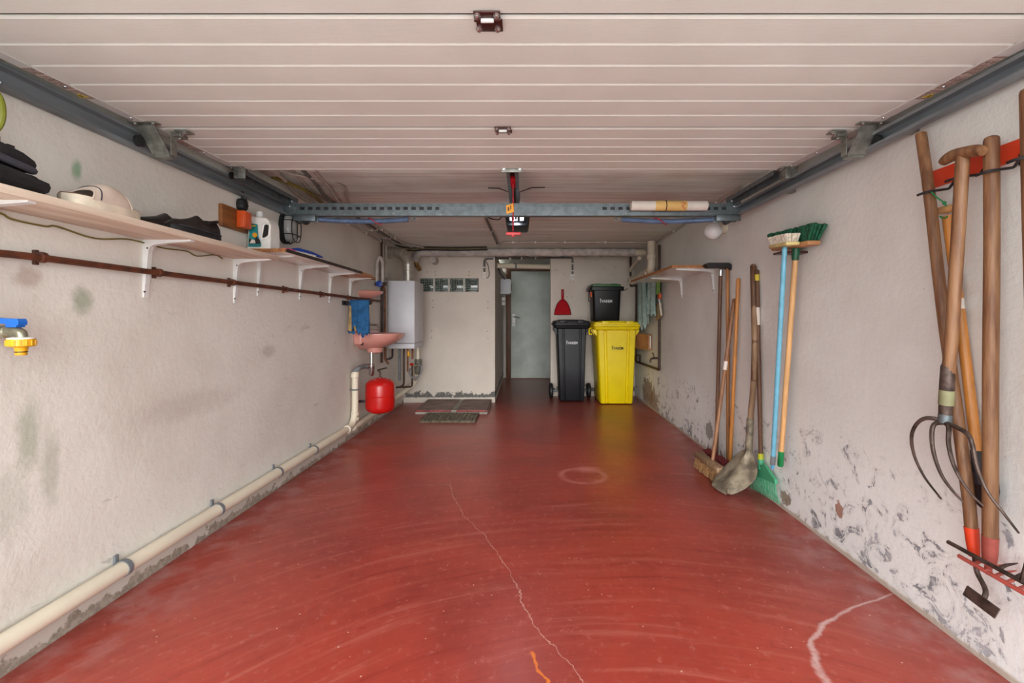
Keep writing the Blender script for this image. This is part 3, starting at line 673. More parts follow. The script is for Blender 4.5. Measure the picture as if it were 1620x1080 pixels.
# motor head: tapered black body with a light lens in the front
yf = 3.72
tl, tr, bl_, br_ = atY(799, 338, yf), atY(838, 338, yf), atY(803, 356.5, yf), atY(834, 356.5, yf)
zt_ = ZC-.03
def rect(x0, x1, z0, z1, y, c=.012):
    return [(x0+c, y, z0), (x1-c, y, z0), (x1, y, z0+c), (x1, y, z1-c), (x1-c, y, z1), (x0+c, y, z1), (x0, y, z1-c), (x0, y, z0+c)]
mb = MB()
def trap(y, sc, dz=0):
    xm = (tl.x+tr.x)/2
    P = [(bl_.x, bl_.z), (br_.x, bl_.z), (br_.x+.012, bl_.z+.012), (tr.x, tl.z-.02), (tr.x, zt_), (tl.x, zt_), (tl.x, tl.z-.02), (bl_.x-.012, bl_.z+.012)]
    zm = (bl_.z+zt_)/2
    return [(xm+(px-xm)*sc, y, zm+(pz-zm)*sc+dz) for px, pz in P]
mb.loft([trap(yf, .96), trap(yf+.012, 1), trap(yf+.30, 1), trap(yf+.33, .9)])
mh = part('motor_housing', mb, m_black, op)
la, lb_ = atY(806.5, 349, yf-.003), atY(828.5, 336, yf-.003)
lens = part('lamp_lens', MB().box((la.x, yf-.010, la.z), (lb_.x, yf+.004, lb_.z+.02), .008), m_lens, mh, 'glowing white lamp lens')
part('ceiling_strap', MB().box((x0-.09, 3.85, ZC-.03), (x0+.09, 3.88, ZC)), m_steel, op)
ol = bpy.data.lights.new('opener_light', 'AREA'); oo = bpy.data.objects.new('opener_light', ol); C.objects.link(oo)
ol.energy = 4.5; ol.size = .04; ol.color = (.85, .9, 1); oo.location = ((la.x+lb_.x)/2, yf-.07, la.z-.012)
for px0, py0, px1, py1 in ((772, 301, 806, 312), (862, 300, 832, 312)):
    a = atY(px0, py0, .9*F/(CY-py0)); b_ = V((x0+(-.033 if px0 < 828 else .033), a.y+.02, H+.83))
    part('hanger_strap', MB().tube([(a.x, a.y, ZC-.004), ((a.x+b_.x)/2, a.y, ZC-.006), (b_.x, b_.y, ZC-.03), b_], .0035, 6), m_irond, op)
# mains box, cable and conduit on the ceiling
a, b = atY(754, 341, 3.75), atY(769, 336, 3.75)
jb = thing('junction_box', 'beige junction box on the ceiling left of the opener', 'junction box', ((a.x+b.x)/2, 3.85, ZC))
part('box_body', MB().box((a.x, 3.75, ZC-.055), (b.x, 3.84, ZC), .006), m_cream, jb)
part('cable_gland', MB().lathe(((a.x+b.x)/2, 3.84, ZC-.025), (0, 1, 0), [(.014, 0), (.012, .02), (.008, .05)], 10), m_dark, jb)
solo('motor_cable', MB().tube(smoothpath([((a.x+b.x)/2+.02, 3.90, ZC-.02), (-.28, 3.98, ZC-.03), (-.21, 3.92, ZC-.05), (-.165, 3.86, ZC-.02), (tl.x+.004, 3.82, ZC-.06)], 6), .005, 8), m_cable, 'thin black cable from the junction box to the door opener', 'cable')
def clip(parent, p, r, axis, mt):
    """saddle clip: short collar round a pipe"""
    return part('pipe_clip', MB().tube([V(p)-V(axis)*.008, V(p)+V(axis)*.008], r*1.35+.002, 12), mt, parent)
def pipe(name, label, cat, pts, r, mt, rad=.05, clips=(), cmat=None, group=None, seg=10):
    P = fillet(pts, rad) if rad else [V(p) for p in pts]
    lo = V((sum(p[0] for p in P)/len(P), sum(p[1] for p in P)/len(P), min(p[2] for p in P)-r))
    t = thing(name, label, cat, lo, group)
    part('pipe_run', MB().tube(P, r, seg), mt, t)
    for p, ax in clips: clip(t, p, r, ax, cmat or mt)
    return t
zc = ZC-.014
p0 = V((a.x+.05, 3.92, zc)); p1 = V((-.306, 5.42, zc))
ax = (p1-p0).normalized()
pipe('ceiling_conduit', 'dark grey conduit running back along the ceiling from the junction box', 'conduit', [p0, p1], .012, m_conduit, 0, [(p0.lerp(p1, .45), ax), (p0.lerp(p1, .97), ax)], m_whiteconduit)
yq = 5.28; qz = ZC-.012
xr0 = XR(yq)-.02
pts = [(-.28, 5.44, qz), (-.25, yq, qz), (xr0, yq, qz), (XR(3.1)-.02, 3.1, qz), ]
pipe('ceiling_conduit', 'pale conduit crossing the ceiling and turning along the right wall corner', 'conduit', pts, .010, m_whiteconduit, .06, [((x, yq, qz), (1, 0, 0)) for x in (-.12, .14, .48, .95)]+[((XR(y)-.02, y, qz), (0, 1, 0)) for y in (4.6, 4.0, 3.5)], m_whitep)
# ---------------------------------------------------------------- left wall: shelves
ZS0, ZS1 = H+.336, H+.360
sh = thing('wall_shelf', 'long whitewashed plank shelf near the door on the left wall', 'shelf', (XL, 1.7, ZS0))
part('shelf_board', MB().box((XL+.001, .95, ZS0), (-1.366, 2.55, ZS1), .002), m_shelfw, sh)
def lbracket(parent, Y, ztop, arm, leg, s=1, xw=None, mt=None):
    """pressed steel shelf bracket; s=+1 sticks out to +X"""
    xw = XL if xw is None else xw
    mb = MB(); tk = .011
    prof = [(0, 0), (arm, 0), (arm, -.006), (arm*.5, -.014), (.05, -.021), (.032, -.028), (.024, -.045), (.016, -leg*.55), (.006, -leg), (0, -leg)]
    mb.prism([(xw+s*x, Y-tk, ztop+z) for x, z in prof], (0, 2*tk, 0))
    o = part('shelf_bracket', mb, mt or m_white, parent, 'white pressed steel shelf bracket' if mt is None else None)
    for z in (-.035, -leg*.9):
        part('bracket_screw', MB().lathe((xw+s*.02 if z > -.1 else xw+s*.008, Y-tk-.001, ztop+z), (0, 1, 0), [(.004, 0), (.004, .003)], 8), m_irond, o)
    return o
for px in (-62, 229, 376):
    lbracket(sh, XL*F/(px-CX) if px < 300 else 2.49, ZS0, .20, .24)
sh2 = thing('wall_shelf', 'white laminated shelf with a dark front edge further back on the left wall', 'shelf', (XL, 3.1, H+.385))
Z20, Z21 = H+.386, H+.404
part('shelf_board', MB().box((XL+.001, 2.56, Z20), (-1.335, 3.76, Z21), .001), m_melamine, sh2)
part('edge_band', MB().box((-1.335, 2.56, Z20-.001), (-1.331, 3.76, Z21+.001)), m_brownedge, sh2, 'dark front edging')
part('raw_end', MB().box((XL+.002, 2.552, Z20), (-1.335, 2.56, Z21)), m_chip, sh2, 'raw chipboard end')
for px in (408, 474, 521):
    lbracket(sh2, XL*F/(px-CX), Z20, .21, .24)
sh3 = thing('wall_shelf', 'short varnished board at the far end of the left shelves', 'shelf', (XL, 4.1, H+.385))
mb = MB(); mb.prism([(XL+.002, 3.77, Z20), (-1.335, 3.77, Z20), (-1.345, 4.05, Z20), (-1.40, 4.32, Z20), (XL+.002, 4.32, Z20)], (0, 0, .018)); part('shelf_board', mb, m_orwood, sh3)
lbracket(sh3, XL*F/(553-CX), Z20, .20, .24)
# ---- things on the shelves
zt = ZS1
# dark folded garments
def puffy(rows_c, name, mt, parent, n=14):
    """soft closed lump: list of (centre, half-width vector, half-height)"""
    rings = []
    for c, wv, hh in rows_c:
        c, wv = V(c), V(wv)
        rings.append([c+wv*math.copysign(abs(math.cos(a))**.7, math.cos(a))+V((0, 0, hh*math.copysign(abs(math.sin(a))**.75, math.sin(a)))) for a in [2*PI*k/n for k in range(n)]])
    return part(name, MB().loft(rings), mt, parent)
gm = thing('folded_garment', 'black padded garment folded in a heap at the near end of the left shelf', 'garment', (-1.46, 1.23, zt))
puffy([((-1.46, .98, zt+.03), (.06, 0, 0), .025), ((-1.46, 1.05, zt+.036), (.085, 0, 0), .036), ((-1.455, 1.15, zt+.036), (.088, 0, 0), .034), ((-1.45, 1.25, zt+.030), (.085, 0, 0), .029), ((-1.45, 1.325, zt+.026), (.075, 0, 0), .023), ((-1.45, 1.345, zt+.024), (.05, 0, 0), .012)], 'lower_fold', m_blackcloth, gm)
puffy([((-1.47, .99, zt+.10), (.05, 0, 0), .03), ((-1.47, 1.06, zt+.102), (.08, 0, 0), .036), ((-1.46, 1.18, zt+.096), (.085, 0, .0), .036), ((-1.46, 1.26, zt+.088), (.082, 0, 0), .03), ((-1.46, 1.30, zt+.082), (.07, 0, 0), .022), ((-1.46, 1.312, zt+.080), (.04, 0, 0), .01)], 'upper_fold', m_blackcloth, gm)
part('grey_piping', MB().tube(smoothpath([(-1.375, 1.06, zt+.082), (-1.372, 1.15, zt+.076), (-1.375, 1.24, zt+.066), (-1.39, 1.29, zt+.064), (-1.43, 1.31, zt+.074)], 5), .010, 8), m_greycloth, gm, 'grey rolled seam')
puffy([((-1.48, 1.28, zt+.055), (.05, 0, 0), .016), ((-1.48, 1.34, zt+.052), (.05, 0, 0), .018), ((-1.49, 1.39, zt+.046), (.035, 0, 0), .012), ((-1.49, 1.41, zt+.043), (.015, 0, 0), .005)], 'loose_flap', m_blackcloth, gm)
# open-toed clogs
def clog(x, y, rz, nm, pos):
    t = thing('clog', f'white leather slip-on clog with brown insole, {pos}', 'shoe', (x, y, zt))
    def T(u, v, zz): c, s = math.cos(rz), math.sin(rz); return (x+u*c-v*s, y+u*s+v*c, zt+zz)
    def half(v):                                 # half width along the length v in -.14 .. .14
        t_ = (v+.14)/.28
        return (.034+.014*math.sin(PI*min(1, t_*1.1)))*(max(0, 1-abs(2*t_-1)**6))**.5+.002
    vs = [-.14+.28*i/16 for i in range(17)]
    def outline(sc, zz, dz=lambda v: 0): return [T(half(v)*sc, v, zz+dz(v)) for v in vs]+[T(-half(v)*sc, v, zz+dz(v)) for v in reversed(vs)]
    heel = lambda v: .010*max(0, min(1, (.0-v)/.1))
    part('sole', MB().loft([outline(.94, 0), outline(1, .008), outline(1.02, .028), outline(1, .034)]), m_sole, t)
    part('insole', MB().loft([outline(.9, .0338), outline(.88, .037)]), m_insole, t)
    rows = []
    for i in range(13):
        v = -.085+.150*i/12; tt = i/12
        hgt = .024+.044*math.sin(PI*(.10+.62*tt))
        rows.append([T(half(v)*1.04*math.copysign(abs(math.cos(a))**.8, math.cos(a)), v+.030*math.sin(a)*(1-2*tt)*.8, .026+hgt*abs(math.sin(a))**.85) for a in [PI*k/14 for k in range(15)]])
    up = part('upper', MB().strip(rows, (0, 0, .004)), m_clog, t)
    part('upper_seam', MB().tube([V(p)+V((0, 0, .004)) for p in rows[2]], .002, 5), m_greycloth, t)
    part('edge_welt', MB().tube([V(p)+V((0, 0, .002)) for p in rows[0]], .003, 6), m_clog, t)
    part('edge_welt', MB().tube([V(p)+V((0, 0, .002)) for p in rows[-1]], .003, 6), m_clog, t)
    return t
clog(-1.420, 1.535, .02, '', 'nearer of the pair at the shelf edge')
clog(-1.522, 1.60, -.03, '', 'further of the pair, against the wall')
# black leather shoes
def shoe(x, y, pos):
    t = thing('leather_shoe', f'worn black leather shoe on the left shelf, {pos}', 'shoe', (x, y, zt))
    vs = [-.14, -.12, -.08, -.03, .02, .07, .11, .135, .142]
    hw = [.012, .032, .042, .044, .038, .034, .035, .030, .014]
    hh = [.030, .046, .056, .070, .094, .072, .084, .088, .080]
    part('shoe_sole', MB().loft([[(x+s_*hw_*k, y+v, zt+z) for v, hw_, s_ in [(v, h_, 1) for v, h_ in zip(vs, hw)]+[(v, h_, -1) for v, h_ in reversed(list(zip(vs, hw)))]] for z, k in ((0, 1.02), (.020, 1.05), (.024, 1.0))]), m_dark, t)
    rings = []
    for v, a, b in zip(vs, hw, hh):
        rings.append([(x+a*math.cos(u)*(1-.35*max(0, math.sin(u))**2), y+v, zt+.022+(b-.022)*max(0, math.sin(u))**.8) if math.sin(u) >= 0 else (x+a*math.cos(u), y+v, zt+.022) for u in [2*PI*k/16 for k in range(16)]])
    part('shoe_upper', MB().loft(rings), m_leather, t)
    part('heel_block', MB().box((x-.032, y+.07, zt), (x+.032, y+.14, zt+.024), .008), m_dark, t)
    part('shoe_collar', MB().tube(smoothpath([(x-.026, y+.075, zt+.076), (x-.030, y+.11, zt+.086), (x, y+.142, zt+.088), (x+.030, y+.11, zt+.086), (x+.026, y+.075, zt+.076)], 4), .006, 6), m_leather, t)
    part('welt_seam', MB().tube([(x+(h_+.002), y+v, zt+.026) for v, h_ in zip(vs[1:-1], hw[1:-1])], .003, 5), m_greycloth, t)
shoe(-1.412, 1.945, 'nearer the shelf edge')
shoe(-1.512, 1.90, 'against the wall')
# white jug with a teal label
a = atY(399, 388, 2.62); b = atY(436, 388, 2.62)
jx, jy = (a.x+b.x)/2, 2.62; jw = (b.x-a.x)/2; jd = .045; z0 = Z21
jug = thing('detergent_jug', 'white plastic handled jug with a teal picture label on the left shelf', 'jug', (jx, jy, z0))
def rr(cx, cy, hx, hy, z, r=.02, n=4):
    P = []
    for qx, qy, a0 in ((1, 1, 0), (-1, 1, PI/2), (-1, -1, PI), (1, -1, 3*PI/2)):
        for k in range(n+1): t = a0+PI/2*k/n; P.append((cx+qx*(hx-r)+r*math.cos(t), cy+qy*(hy-r)+r*math.sin(t), z))
    return P
# body as a silhouette with a handle hole, extruded in depth
hb = .188
out_ = [(-1, 0.004), (-.96, 0), (.90, 0), (.94, .004), (.98, .06), (.96, .12), (.90, .150), (.70, .172), (.40, .180), (.05, .180), (-.05, .184), (-.62, .184), (-.74, .176), (-.80, .165), (-.90, .10)]
rg = [[(jx+jw*u, jy+dy, z0+z*1.0) for u, z in out_] for dy in (-jd*.82, -jd, jd, jd*.82)]
for r_, k in ((rg[0], .94), (rg[3], .94)):
    for i, p in enumerate(r_): r_[i] = (jx+(p[0]-jx)*k, p[1], z0+.09+(p[2]-z0-.09)*k)
part('jug_body', MB().loft(rg), m_whitep, jug)
hx_ = jx+jw*.50
part('handle_opening', MB().loft([[(hx_+u*.014+z*.10, jy-jd-.002, z0+.098+z) for u, z in ((-1, -.030), (-.2, -.036), (1, -.022), (.9, .036), (.3, .042), (-.6, .036))], [(hx_+u*.014+z*.10, jy-jd*.6, z0+.098+z) for u, z in ((-1, -.030), (-.2, -.036), (1, -.022), (.9, .036), (.3, .042), (-.6, .036))]]), m_dark, jug, 'dark opening behind the handle')
part('handle_rim', MB().tube(fillet([(hx_-.022, jy-jd+.004, z0+.056), (hx_+.020, jy-jd+.004, z0+.072), (hx_+.026, jy-jd+.004, z0+.142), (hx_-.010, jy-jd+.004, z0+.147), (hx_-.022, jy-jd+.004, z0+.056)], .012), .007, 8), m_whitep, jug)
cxn = jx-jw*.34
part('cap', MB().lathe((cxn, jy, z0+.180), (0, 0, 1), [(.024, 0), (.024, .008), (.019, .012), (.019, .020), (.017, .038), (.015, .042)], 20), m_white, jug, 'white screw cap')
yl_ = jy-jd-.0012
lb = part('jug_label', MB().prism([(jx+jw*u, yl_, z0+z) for u, z in ((-.92, .014), (.12, .014), (.12, .035), (-.08, .070), (-.16, .140), (-.80, .148))], (0, .0015, 0)), m_green_label, jug, 'teal printed label')
part('label_band', MB().box((jx-jw*.72, yl_-.0012, z0+.128), (jx-jw*.32, yl_, z0+.136)), m_yl, lb, 'yellow lettering band')
part('label_picture', MB().prism([(jx+jw*u, yl_-.0012, z0+z) for u, z in ((-.88, .03), (.08, .03), (.06, .05), (-.25, .074), (-.4, .05), (-.85, .06))], (0, .0012, 0)), m_cable, lb, 'dark picture of machinery')
part('label_picture', MB().lathe((jx-jw*.36, yl_-.0024, z0+.080), (0, 1, 0), [(.0135, 0), (.0135, .002)], 16), m_tagorange, lb, 'orange disc on the label')
part('label_picture', MB().prism([(jx+jw*u, yl_-.0024, z0+z) for u, z in ((-.8, .033), (-.3, .033), (-.35, .05), (-.6, .056))], (0, .0012, 0)), m_paper, lb, 'pale shape on the label')
a = atY(384.5, 390, 2.70); b = atY(398, 363, 2.70)
solo('cream_carton', MB().box((a.x, 2.69, Z21), (b.x+.012, 2.76, b.z), .004), m_cream, 'small cream carton standing behind the white jug', 'carton')
# sponge and brush beside the jug
a = atY(438, 391, 2.70)
solo('pink_sponge', MB().loft([rr(a.x+.035, 2.74, .034, .05, Z21+z, .012) for z in (0, .004, .022, .026)]), m_pink2, 'pink sponge lying beside the white jug', 'sponge')
b0, b1 = (-1.41, 2.66), (-1.355, 2.98)
bb = thing('hand_brush', 'small blue hand brush lying behind the pink sponge', 'brush', (-1.39, 2.84, Z21))
part('brush_back', MB().tube([(-1.43, 2.82, Z21+.040), (-1.415, 2.85, Z21+.042), (-1.38, 2.95, Z21+.034), (-1.355, 3.03, Z21+.022), (-1.35, 3.06, Z21+.02)], [.008, .020, .022, .014, .006], 12, .5), m_bluebrush, bb)
part('brush_bristles', MB().tube([(-1.42, 2.84, Z21+.017), (-1.37, 2.98, Z21+.014)], .016, 10), m_paper, bb, kind=None)
# ---- fixed to the left wall above the shelf
pa, pb_ = onL(345, 345), onL(386, 345)
zq0, zq1 = H+(CY-363)*2.46/F, H+(CY-329)*2.46/F
pq = thing('wooden_wall_plaque', 'brown wooden backing board on the left wall behind the orange box', 'board', (XL, 2.46, zq0))
part('board', MB().box((XL+.0005, pa.y, zq0), (XL+.022, pb_.y, zq1), .003), m_plaque, pq)
for yy in (pa.y+.02, pb_.y-.03): part('board_screw', MB().lathe((XL+.021, yy, zq1-.02), (1, 0, 0), [(.004, 0), (.004, .003)], 8), m_screw, pq)
o_ = onL(374, 348, .022)
bx_ = thing('socket_box', 'orange square socket box on the brown wooden board', 'socket box', (XL+.05, 2.53, zq0))
zb_ = H+(CY-361)*2.5/F
part('box_body', MB().box((XL+.022, 2.468, zb_), (XL+.066, 2.535, zb_+.092), .006), m_orangebox, bx_)
part('box_cover', MB().box((XL+.064, 2.472, zb_+.004), (XL+.070, 2.531, zb_+.088), .004), m_orangebox, bx_)
part('cover_hinge', MB().box((XL+.04, 2.48, zb_+.090), (XL+.05, 2.525, zb_+.096), .002), m_dark, bx_)
pl = thing('power_plug', 'round black plug and cable above the orange socket box', 'plug', (XL+.05, 2.53, zb_+.092))
pc = atY(382.5, 320, 2.53)
part('plug_body', MB().lathe((pc.x, 2.53, zb_+.098), (0, 0, 1), [(.014, 0), (.022, .008), (.030, .018), (.031, .050), (.027, .064), (.014, .072)], 16), m_dark, pl)
part('plug_ring', MB().lathe((pc.x, 2.53, zb_+.130), (0, 0, 1), [(.0325, 0), (.0335, .004), (.0325, .008)], 16), m_black, pl)
part('plug_cable', MB().tube(smoothpath([(pc.x, 2.53, zb_+.165), (pc.x+.006, 2.535, zb_+.20), (pc.x-.015, 2.545, H+.72)], 5), .006, 8), m_greycloth, pl)
part('steel_tube', MB().tube([(pc.x+.012, 2.545, zb_+.168), (pc.x+.006, 2.55, H+.70)], .008, 8), m_steel, pl)
# caged bulkhead lamp
cl = onL(437, 357); zc_ = cl.z; yc = cl.y+.09
bl = thing('bulkhead_lamp', 'oval glass bulkhead lamp with a black wire cage on the left wall', 'lamp', (XL, yc, zc_-.1))
def oval(x, hy, hz, n=20): return [(x, yc+hy*math.copysign(abs(math.cos(t))**.8, math.cos(t)), zc_+hz*math.copysign(abs(math.sin(t))**.8, math.sin(t))) for t in [2*PI*k/n for k in range(n)]]
part('lamp_base', MB().loft([oval(XL+.001, .068, .102), oval(XL+.018, .068, .102), oval(XL+.024, .060, .092)]), m_dark, bl)
part('lamp_glass', MB().loft([oval(XL+.022, .058, .086), oval(XL+.055, .056, .084), oval(XL+.072, .045, .07), oval(XL+.080, .025, .045)]), m_glassclear, bl, 'ribbed clear glass')
cg = MB()
def ov(x, hy, hz): p = [V(q) for q in oval(x, hy, hz, 24)]; return p+[p[0]]
for x, hy, hz in ((XL+.034, .070, .10), (XL+.085, .062, .09)): cg.tube(ov(x, hy, hz), .0032, 6)
for dz in (-.045, .045): cg.tube(fillet([(XL+.034, yc-.066, zc_+dz), (XL+.088, yc-.058, zc_+dz), (XL+.088, yc+.058, zc_+dz), (XL+.034, yc+.066, zc_+dz)], .02), .003, 6)
cg.tube(fillet([(XL+.034, yc, zc_-.098), (XL+.090, yc, zc_-.085), (XL+.090, yc, zc_+.085), (XL+.034, yc, zc_+.098)], .02), .003, 6)
part('wire_cage', cg, m_dark, bl, 'black wire guard')
# thin cable sagging below the plank
wp_ = [onL(px, py, .006) for px, py in ((-60, 322), (0, 337), (20, 347), (72, 358), (90, 358), (150, 377), (200, 378), (235, 386), (262, 393), (295, 397), (312, 405), (340, 403), (352, 409))]
solo('loose_cable', MB().tube(smoothpath(wp_, 4), .0032, 6), m_wirebrown, 'thin olive cable sagging along the left wall under the plank shelf', 'cable')
# rusty water pipe with clips
zp = H+.202; xp = XL+.026
pts = [(xp, 1.23, zp-.20), (xp, 1.285, zp-.005), (xp, 1.40, zp+.0), (xp, 4.92, zp+.008)]
cl_ = []
for px in (66, 251, 368, 453, 511, 554, 588):
    y = xp*F/(px-CX); cl_.append(((xp, y, zp+.002), (0, 1, 0)))
rp = pipe('water_pipe', 'long rusty brown water pipe clipped along the left wall', 'pipe', pts, .0115, m_rust, .07, cl_, m_rust)
for q, _ in cl_: part('clip_stem', MB().box((XL, q[1]-.006, q[2]-.024), (XL+.012, q[1]+.006, q[2]+.024), .001), m_rust, rp)
# hose tap at the near left
tx, ty = -1.49, 1.325
def tp(px, py, off=0): return atY(px, py, ty+off)
tap = thing('garden_tap', 'brass hose tap with a blue lever and yellow hose connector', 'tap', (XL, ty, .95))
c0 = tp(3, 525); 
part('tap_body', MB().tube(smoothpath([(XL, ty-.02, c0.z+.004), (-1.535, ty-.01, c0.z+.002), tp(-6, 525), tp(6, 525), tp(18, 524), tp(28, 524.5), tp(33.5, 528), tp(35, 536)], 4), [.020]*5+[.014]*3+[.011]*2+[.014]*2+[.0155]*5+[.0145]*4+[.0135]*4+[.013]*4, 14), m_brass, tap)
part('body_ring', MB().lathe(tp(4, 525), (1, 0, 0), [(.014, 0), (.0185, .004), (.0185, .014), (.014, .018)], 12), m_brass, tap)
part('wall_flange', MB().lathe((XL+.0005, ty-.02, c0.z+.004), (1, 0, 0), [(.034, 0), (.030, .006), (.02, .008)], 18), m_brass, tap)
s0 = tp(17, 517.5)
part('stem', MB().lathe(tp(17, 522), (0, 0, 1), [(.009, 0), (.009, .016)], 12), m_whitep, tap)
part('lever', MB().prism([tp(px, py, -.012) for px, py in ((-40, 500), (-10, 502.5), (14, 504), (27, 504), (29.5, 509), (28.5, 514), (26, 514.5), (25, 517.5), (9, 517.5), (7.5, 512), (-10, 511.5), (-40, 508))], (0, .024, 0)), m_bluehandle, tap, 'blue quarter-turn lever')
k0 = tp(33.5, 533)
cn = part('hose_connector', MB().lathe((k0.x, ty, tp(33, 536).z), (0, 0, -1), [(.030, .0), (.0305, .003), (.0305, .020), (.027, .022), (.016, .024), (.0135, .032), (.0125, .040), (.0135, .042), (.0125, .047)], 20), m_yelconn, tap, 'yellow plastic hose connector')
part('collar', MB().lathe((k0.x, ty, tp(33, 533).z), (0, 0, -1), [(.020, 0), (.029, .002), (.030, .007)], 20), m_whitep, cn)
part('sealing_ring', MB().lathe((k0.x, ty, tp(33, 555.5).z), (0, 0, -1), [(.0135, 0), (.0142, .0015), (.0135, .003)], 16), m_dark, cn)
for k in range(16):
    t = 2*PI*k/16; part('grip_rib', MB().tube([(k0.x+.0305*math.cos(t), ty+.0305*math.sin(t), tp(33, 538).z), (k0.x+.0305*math.cos(t), ty+.0305*math.sin(t), tp(33, 546).z)], .0022, 5), m_yelconn, cn)
# bits at the very left edge
ye = 1.36
hk = thing('wall_hook', 'small bent steel hook plate on the left wall above the black garment', 'hook', (XL, ye, atY(0, 228, ye).z))
e0, e1, e2 = onL(-16, 224), atY(18, 229, ye), atY(18, 238, ye)
part('hook_plate', MB().box((XL, ye-.012, e1.z-.010), (XL+.004, ye+.012, e1.z+.03), .001).box((XL, ye-.010, e1.z-.004), (e1.x, ye+.010, e1.z), .001).box((e1.x-.004, ye-.010, e1.z-.020), (e1.x, ye+.010, e1.z), .001), m_iron, hk)
hp = thing('hanging_hose', 'loop of yellow-green hose hanging at the top left corner', 'hose', (XL+.03, 1.32, atY(0, 205, 1.33).z))
q = [atY(px, py, 1.34) for px, py in ((-40, 130), (-14, 140), (0, 155), (4.5, 178), (0, 198), (-14, 210), (-40, 214))]
part('hose_loop', MB().tube(smoothpath(q, 6), .0075, 8), mat('hose_green', (142, 146, 44), .45), hp)
part('hose_hook', MB().tube([(XL, 1.34, q[1].z+.012), (q[1].x+.02, 1.34, q[1].z+.004), (q[1].x+.03, 1.34, q[1].z+.02)], .004, 6), m_steel, hp)
# ---- cream waste pipe along the floor
xw_, zw_ = XL+.036, .122
cls = []
pts = [(xw_, .6, zw_), (xw_, 3.98, zw_+.006)]
wpipe = pipe('waste_pipe', 'cream plastic waste pipe running low along the left wall', 'pipe', pts, .029, m_cream, 0, seg=16)
for px in (196, 345, 440, 497):
    y = xw_*F/(px-CX); k = MB(); k.tube([(xw_, y-.010, zw_+.003), (xw_, y+.010, zw_+.003)], .0325, 16); k.box((XL, y-.008, zw_-.004), (XL+.01, y+.008, zw_+.052), .001)
    part('pipe_clip', k, m_pvcgrey, wpipe, 'grey pipe clip')
xv, yv = -1.535, 4.13
v2 = [(xv, yv+.02, .615), (xv, yv+.02, .24), (xv-.004, yv-.02, .155), (xw_, 4.02, zw_+.006), (xw_, 3.98, zw_+.006)]
dp_ = thing('drain_pipe', 'upright cream drain pipe below the pink basin', 'pipe', (xv, yv, .10))
part('pipe_run', MB().tube(fillet(v2, .06), .029, 16), m_cream, dp_)
for z, d in ((.61, .05), (.25, .035), (.205, .035)): part('socket_collar', MB().lathe((xv, yv+.02, z-d), (0, 0, 1), [(.030, 0), (.036, .004), (.036, d-.004), (.030, d)], 18), m_cream, dp_)
part('socket_collar', MB().lathe((xw_, 3.97, zw_+.006), (0, 1, 0), [(.030, 0), (.037, .004), (.037, .04), (.030, .044)], 18), m_cream, dp_)
part('pipe_clip', MB().lathe((xv, yv+.02, .445), (0, 0, 1), [(.031, 0), (.034, .001), (.034, .014), (.031, .015)], 18).box((XL, yv+.005, .448), (xv-.02, yv+.035, .456)), m_pvcgrey, dp_, 'grey pipe clip')
pipe('waste_pipe', 'cream waste pipe continuing behind the red vessel to the back corner', 'pipe', [(xw_, 4.12, zw_-.012), (xw_, 5.0, zw_+.01), (xw_, 5.55, .15), (-1.40, 5.80, .26), (-1.375, 5.83, .36), (-1.375, 5.83, .52)], .029, m_cream, .10, seg=14)
# ---- pink wash basin
by0, by1 = 4.22, 4.74; byc = (by0+by1)/2
ba = thing('wash_basin', 'pink ceramic wash basin on the left wall', 'basin', (XL, byc, .77))
def dring(dep, hw, z, back=0., n=14):
    P = [(XL+.002+back, byc-hw, z)]
    for k in range(n+1):
        t = -PI/2+PI*k/n; P.append((XL+.06+back+(dep-.06)*math.copysign(abs(math.cos(t))**.75, math.cos(t)), byc+hw*math.copysign(abs(math.sin(t))**.6, math.sin(t)), z))
    P.append((XL+.002+back, byc+hw, z)); return P
zr_ = .955
part('bowl', MB().loft([dring(.15, .08, .80), dring(.20, .13, .815), dring(.30, .21, .855), dring(.37, .25, .90), dring(.395, .262, zr_-.012), dring(.395, .262, zr_), dring(.375, .245, zr_+.003), dring(.36, .225, zr_-.004, .03), dring(.33, .19, zr_-.05, .05), dring(.25, .10, zr_-.085, .07)]), m_pink, ba)
part('splash_back', MB().box((XL+.001, by0, zr_-.10), (XL+.085, by1, zr_+.035), .018, seg=3), m_pink, ba)
part('foot', MB().lathe((XL+.135, byc-.05, .768), (0, 0, 1), [(.058, 0), (.070, .006), (.078, .05)], 22), m_pink, ba)
part('overflow_hole', MB().lathe((XL+.075, by0+.028, .865), (-.1, -1, -.3), [(.013, 0), (.013, .016)], 10), m_dark, ba)
tpb = part('basin_tap', MB().tube(fillet([(XL+.045, byc+.02, zr_+.03), (XL+.045, byc+.02, zr_+.085), (XL+.14, byc+.02, zr_+.08), (XL+.145, byc+.02, zr_+.05)], .03), .011, 10), m_chrome, ba)
part('tap_knob', MB().lathe((XL+.045, byc+.02, zr_+.085), (0, 0, 1), [(.010, 0), (.020, .006), (.020, .022), (.012, .03)], 14), m_chrome, tpb)
tr_ = thing('basin_trap', 'chrome bottle trap with a grey outlet hose under the pink basin', 'trap', (XL+.13, byc-.1, .55))
tcx, tcy = atY(585, 570, 4.33).x, 4.38
part('trap_tube', MB().tube([(tcx, tcy, .775), (tcx, tcy, .63)], .020, 14), m_chrome, tr_)
part('trap_bottle', MB().lathe((tcx, tcy, .665), (0, 0, -1), [(.022, 0), (.030, .006), (.030, .05), (.026, .056), (.026, .10), (.016, .115)], 18), m_chrome, tr_)
part('outlet_hose', MB().tube(smoothpath([(tcx, tcy, .645), (tcx-.05, tcy-.06, .645), (xv+.03, yv+.04, .645), (xv, yv+.02, .62), (xv, yv+.02, .585)], 6), .021, 12), m_pvcgrey, tr_, 'grey corrugated outlet')
